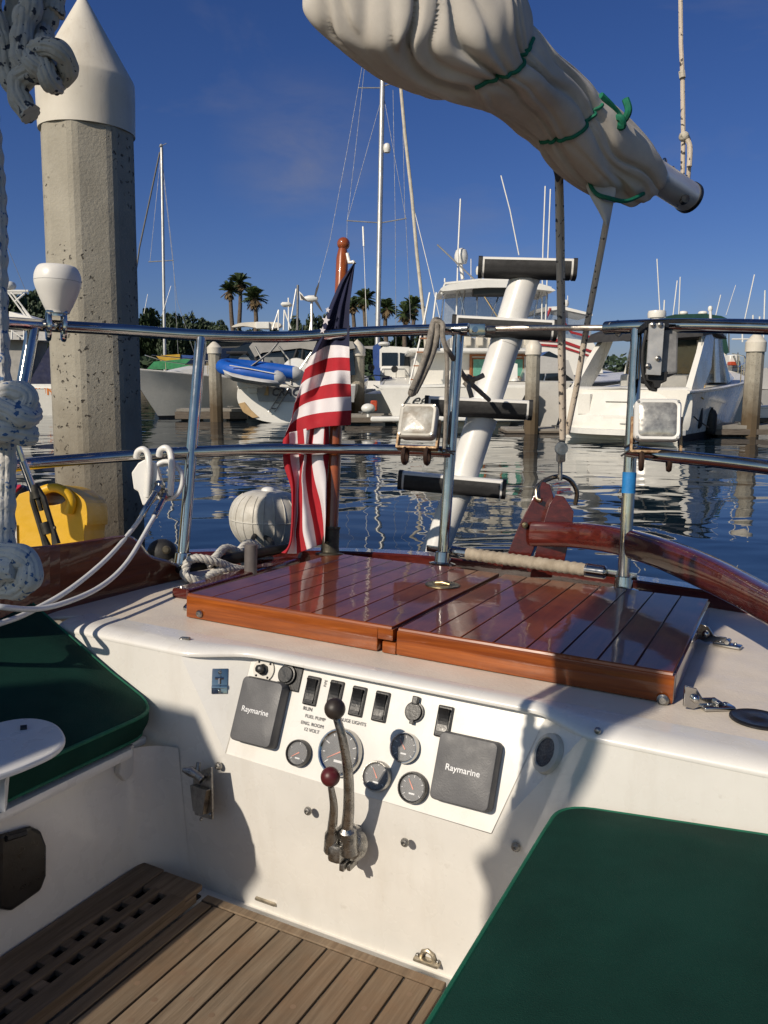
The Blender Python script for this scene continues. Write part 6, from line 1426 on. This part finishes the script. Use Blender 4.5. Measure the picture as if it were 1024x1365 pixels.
TR=[(20,386,100,42,'dark evergreen tree behind the cruiser at the photo edge'),(-25,380,105,46,'big dark evergreen tree leaving the photo edge'),(62,410,100,30,'low dark evergreen tree touching the mushroom antenna'),
(200,414,110,26,'dark evergreen tree just beside the near pile'),(228,420,105,24,'evergreen tree behind the bare mast'),(262,424,115,27,'rounded evergreen tree between the bare mast and the dinghy pile'),(290,430,112,20,'low evergreen tree behind the dinghy pile'),
(330,440,120,24,'low evergreen tree under the palm trio'),(365,440,118,20,'low evergreen tree behind the radar pole'),(402,424,112,20,'evergreen tree behind the wind generator pole'),(425,422,115,20,'evergreen tree just left of the flag'),(455,440,120,24,'low evergreen tree hidden by the flag'),
(495,444,118,24,'low evergreen tree below the palms by the tall mast'),(535,446,120,24,'low evergreen tree under the palm by the furled genoa'),(570,448,118,22,'low evergreen tree behind the bridge ladder'),(150,420,108,26,'evergreen tree hidden behind the near pile')]
for i,(x,yt,d,w,lab) in enumerate(TR):
    top=D(x,yt,d); base=V3((top.x,top.y,1.2)); H_=top.z-1.2; R_=w/FPX*d
    if len(protos)<3:
        T=thing('evergreen_tree',lab,'tree',base,None,'evergreen trees on the shore'); c_,t_=clump_tree(i+3,4.6,7.0)
        c_.build('crown',LEAF,T,local=True); t_.build('trunk',BARK,T,local=True); protos.append((T,4.6,7.0))
        M_=Matrix.Translation(base)@Matrix.Diagonal((R_/4.6,R_/4.6,H_/7.0*.95,1)); T.matrix_world=M_
    else:
        T0,r0,h0=protos[i%3]; M_=Matrix.Translation(base)@Matrix.Rotation(i*1.3,4,'Z')@Matrix.Diagonal((R_/r0,R_/r0,H_/h0*.95,1)); T=copy_tree(T0,M_); T['label']=lab
mb=MB(); rng=random.Random(5)
for _ in range(9000):
    x=rng.uniform(-90,40); y=rng.uniform(96,118); h=2.8+1.5*noise.noise(V3((x*.12,0,0))); p=V3((x,y,1.0+rng.random()**.7*h)); s_=rng.uniform(.25,.55); a_=V3((rng.gauss(0,1),rng.gauss(0,1),rng.gauss(0,.6))).normalized(); b_=a_.orthogonal().normalized(); mb.add([p-a_*s_,p+b_*s_*.7,p+a_*s_,p-b_*s_*.7],[(0,1,2,3)])
mb.build('shore_undergrowth',LEAF,None,'dense dark undergrowth along the far shore','undergrowth',kind='stuff')
# ================================================================ light, sky, camera
sl=bpy.data.lights.new('sun','SUN'); sl.energy=4.2; sl.angle=R(.55); sl.color=(1,.89,.74)
so=bpy.data.objects.new('sun',sl); COL.objects.link(so); so.rotation_euler=sdir.to_track_quat('-Z','Y').to_euler(); so.location=(-10,-15,20)
wd=bpy.data.worlds.new('World'); scene.world=wd; wd.use_nodes=True; t=wd.node_tree; t.nodes.clear()
ow=nd(t,'OutputWorld'); bg=nd(t,'Background'); t.links.new(bg.outputs[0],ow.inputs[0])
sk=nd(t,'TexSky',sky_type='NISHITA'); sk.sun_disc=False; sk.sun_elevation=SUN_EL; sk.altitude=0; sk.air_density=1.0; sk.dust_density=.3; sk.ozone_density=3.0
s=-sdir; sk.sun_rotation=math.atan2(s.x,s.y)
# deep clear blue, with thin cloud wisps high over the masts
tc=nd(t,'TexCoord'); mp=nd(t,'Mapping'); mp.inputs['Scale'].default_value=(3.2,3.2,9); t.links.new(tc.outputs['Generated'],mp.inputs[0])
cl=ramp(t,noisen(t,mp.outputs[0],1.0,5,.6,.4),[(.56,0.0),(.86,.22)])
hs=nd(t,'HueSaturation'); hs.inputs['Saturation'].default_value=1.15; hs.inputs['Value'].default_value=1.0; t.links.new(sk.outputs[0],hs.inputs['Color'])
dt=nd(t,'VectorMath',operation='DOT_PRODUCT'); t.links.new(tc.outputs['Generated'],dt.inputs[0]); dt.inputs[1].default_value=(-math.sin(SUN_AZ),-math.cos(SUN_AZ),0)
cd_=D(405,212,1)-CAM; cd_.normalize(); cv=nd(t,'VectorMath',operation='DISTANCE'); t.links.new(tc.outputs['Generated'],cv.inputs[0]); cv.inputs[1].default_value=tuple(cd_)
cb=nd(t,'Math',operation='MULTIPLY'); t.links.new(ramp(t,cv.outputs['Value'],[(.0,1.0),(.11,0.0)]),cb.inputs[0]); t.links.new(ramp(t,noisen(t,mp.outputs[0],2.2,5,.6,.3),[(.35,.0),(.75,.42)]),cb.inputs[1])
ca=nd(t,'Math',operation='MAXIMUM'); t.links.new(cl,ca.inputs[0]); t.links.new(cb.outputs[0],ca.inputs[1]); cl=ca.outputs[0]
tint=ramp(t,dt.outputs['Value'],[(.0,(.40,.46,.73)),(.06,(.40,.46,.73)),(.5,(1.25,1.10,.92))])   # the sky pales towards the sun
t.links.new(mixc(t,cl,mixc(t,1.0,hs.outputs[0],tint,'MULTIPLY'),(3.2,3.0,3.1)),bg.inputs[0]); bg.inputs[1].default_value=.085
cd=bpy.data.cameras.new('camera'); co=bpy.data.objects.new('camera',cd); COL.objects.link(co); co.location=CAM; co.rotation_euler=(PI/2-PITCH,0,0)
cd.sensor_fit='HORIZONTAL'; cd.sensor_width=36; cd.lens=36*FPX/IW; cd.clip_start=.02; cd.clip_end=3000
scene.camera=co
vs=scene.view_settings; vs.view_transform='Standard'; vs.look='None'; vs.exposure=0; vs.gamma=1
try: scene.display_settings.display_device='sRGB'
except Exception: pass
cy=scene.cycles; cy.max_bounces=8; cy.transparent_max_bounces=12; cy.use_denoising=True; cy.caustics_reflective=False; cy.caustics_refractive=False; cy.sample_clamp_indirect=6
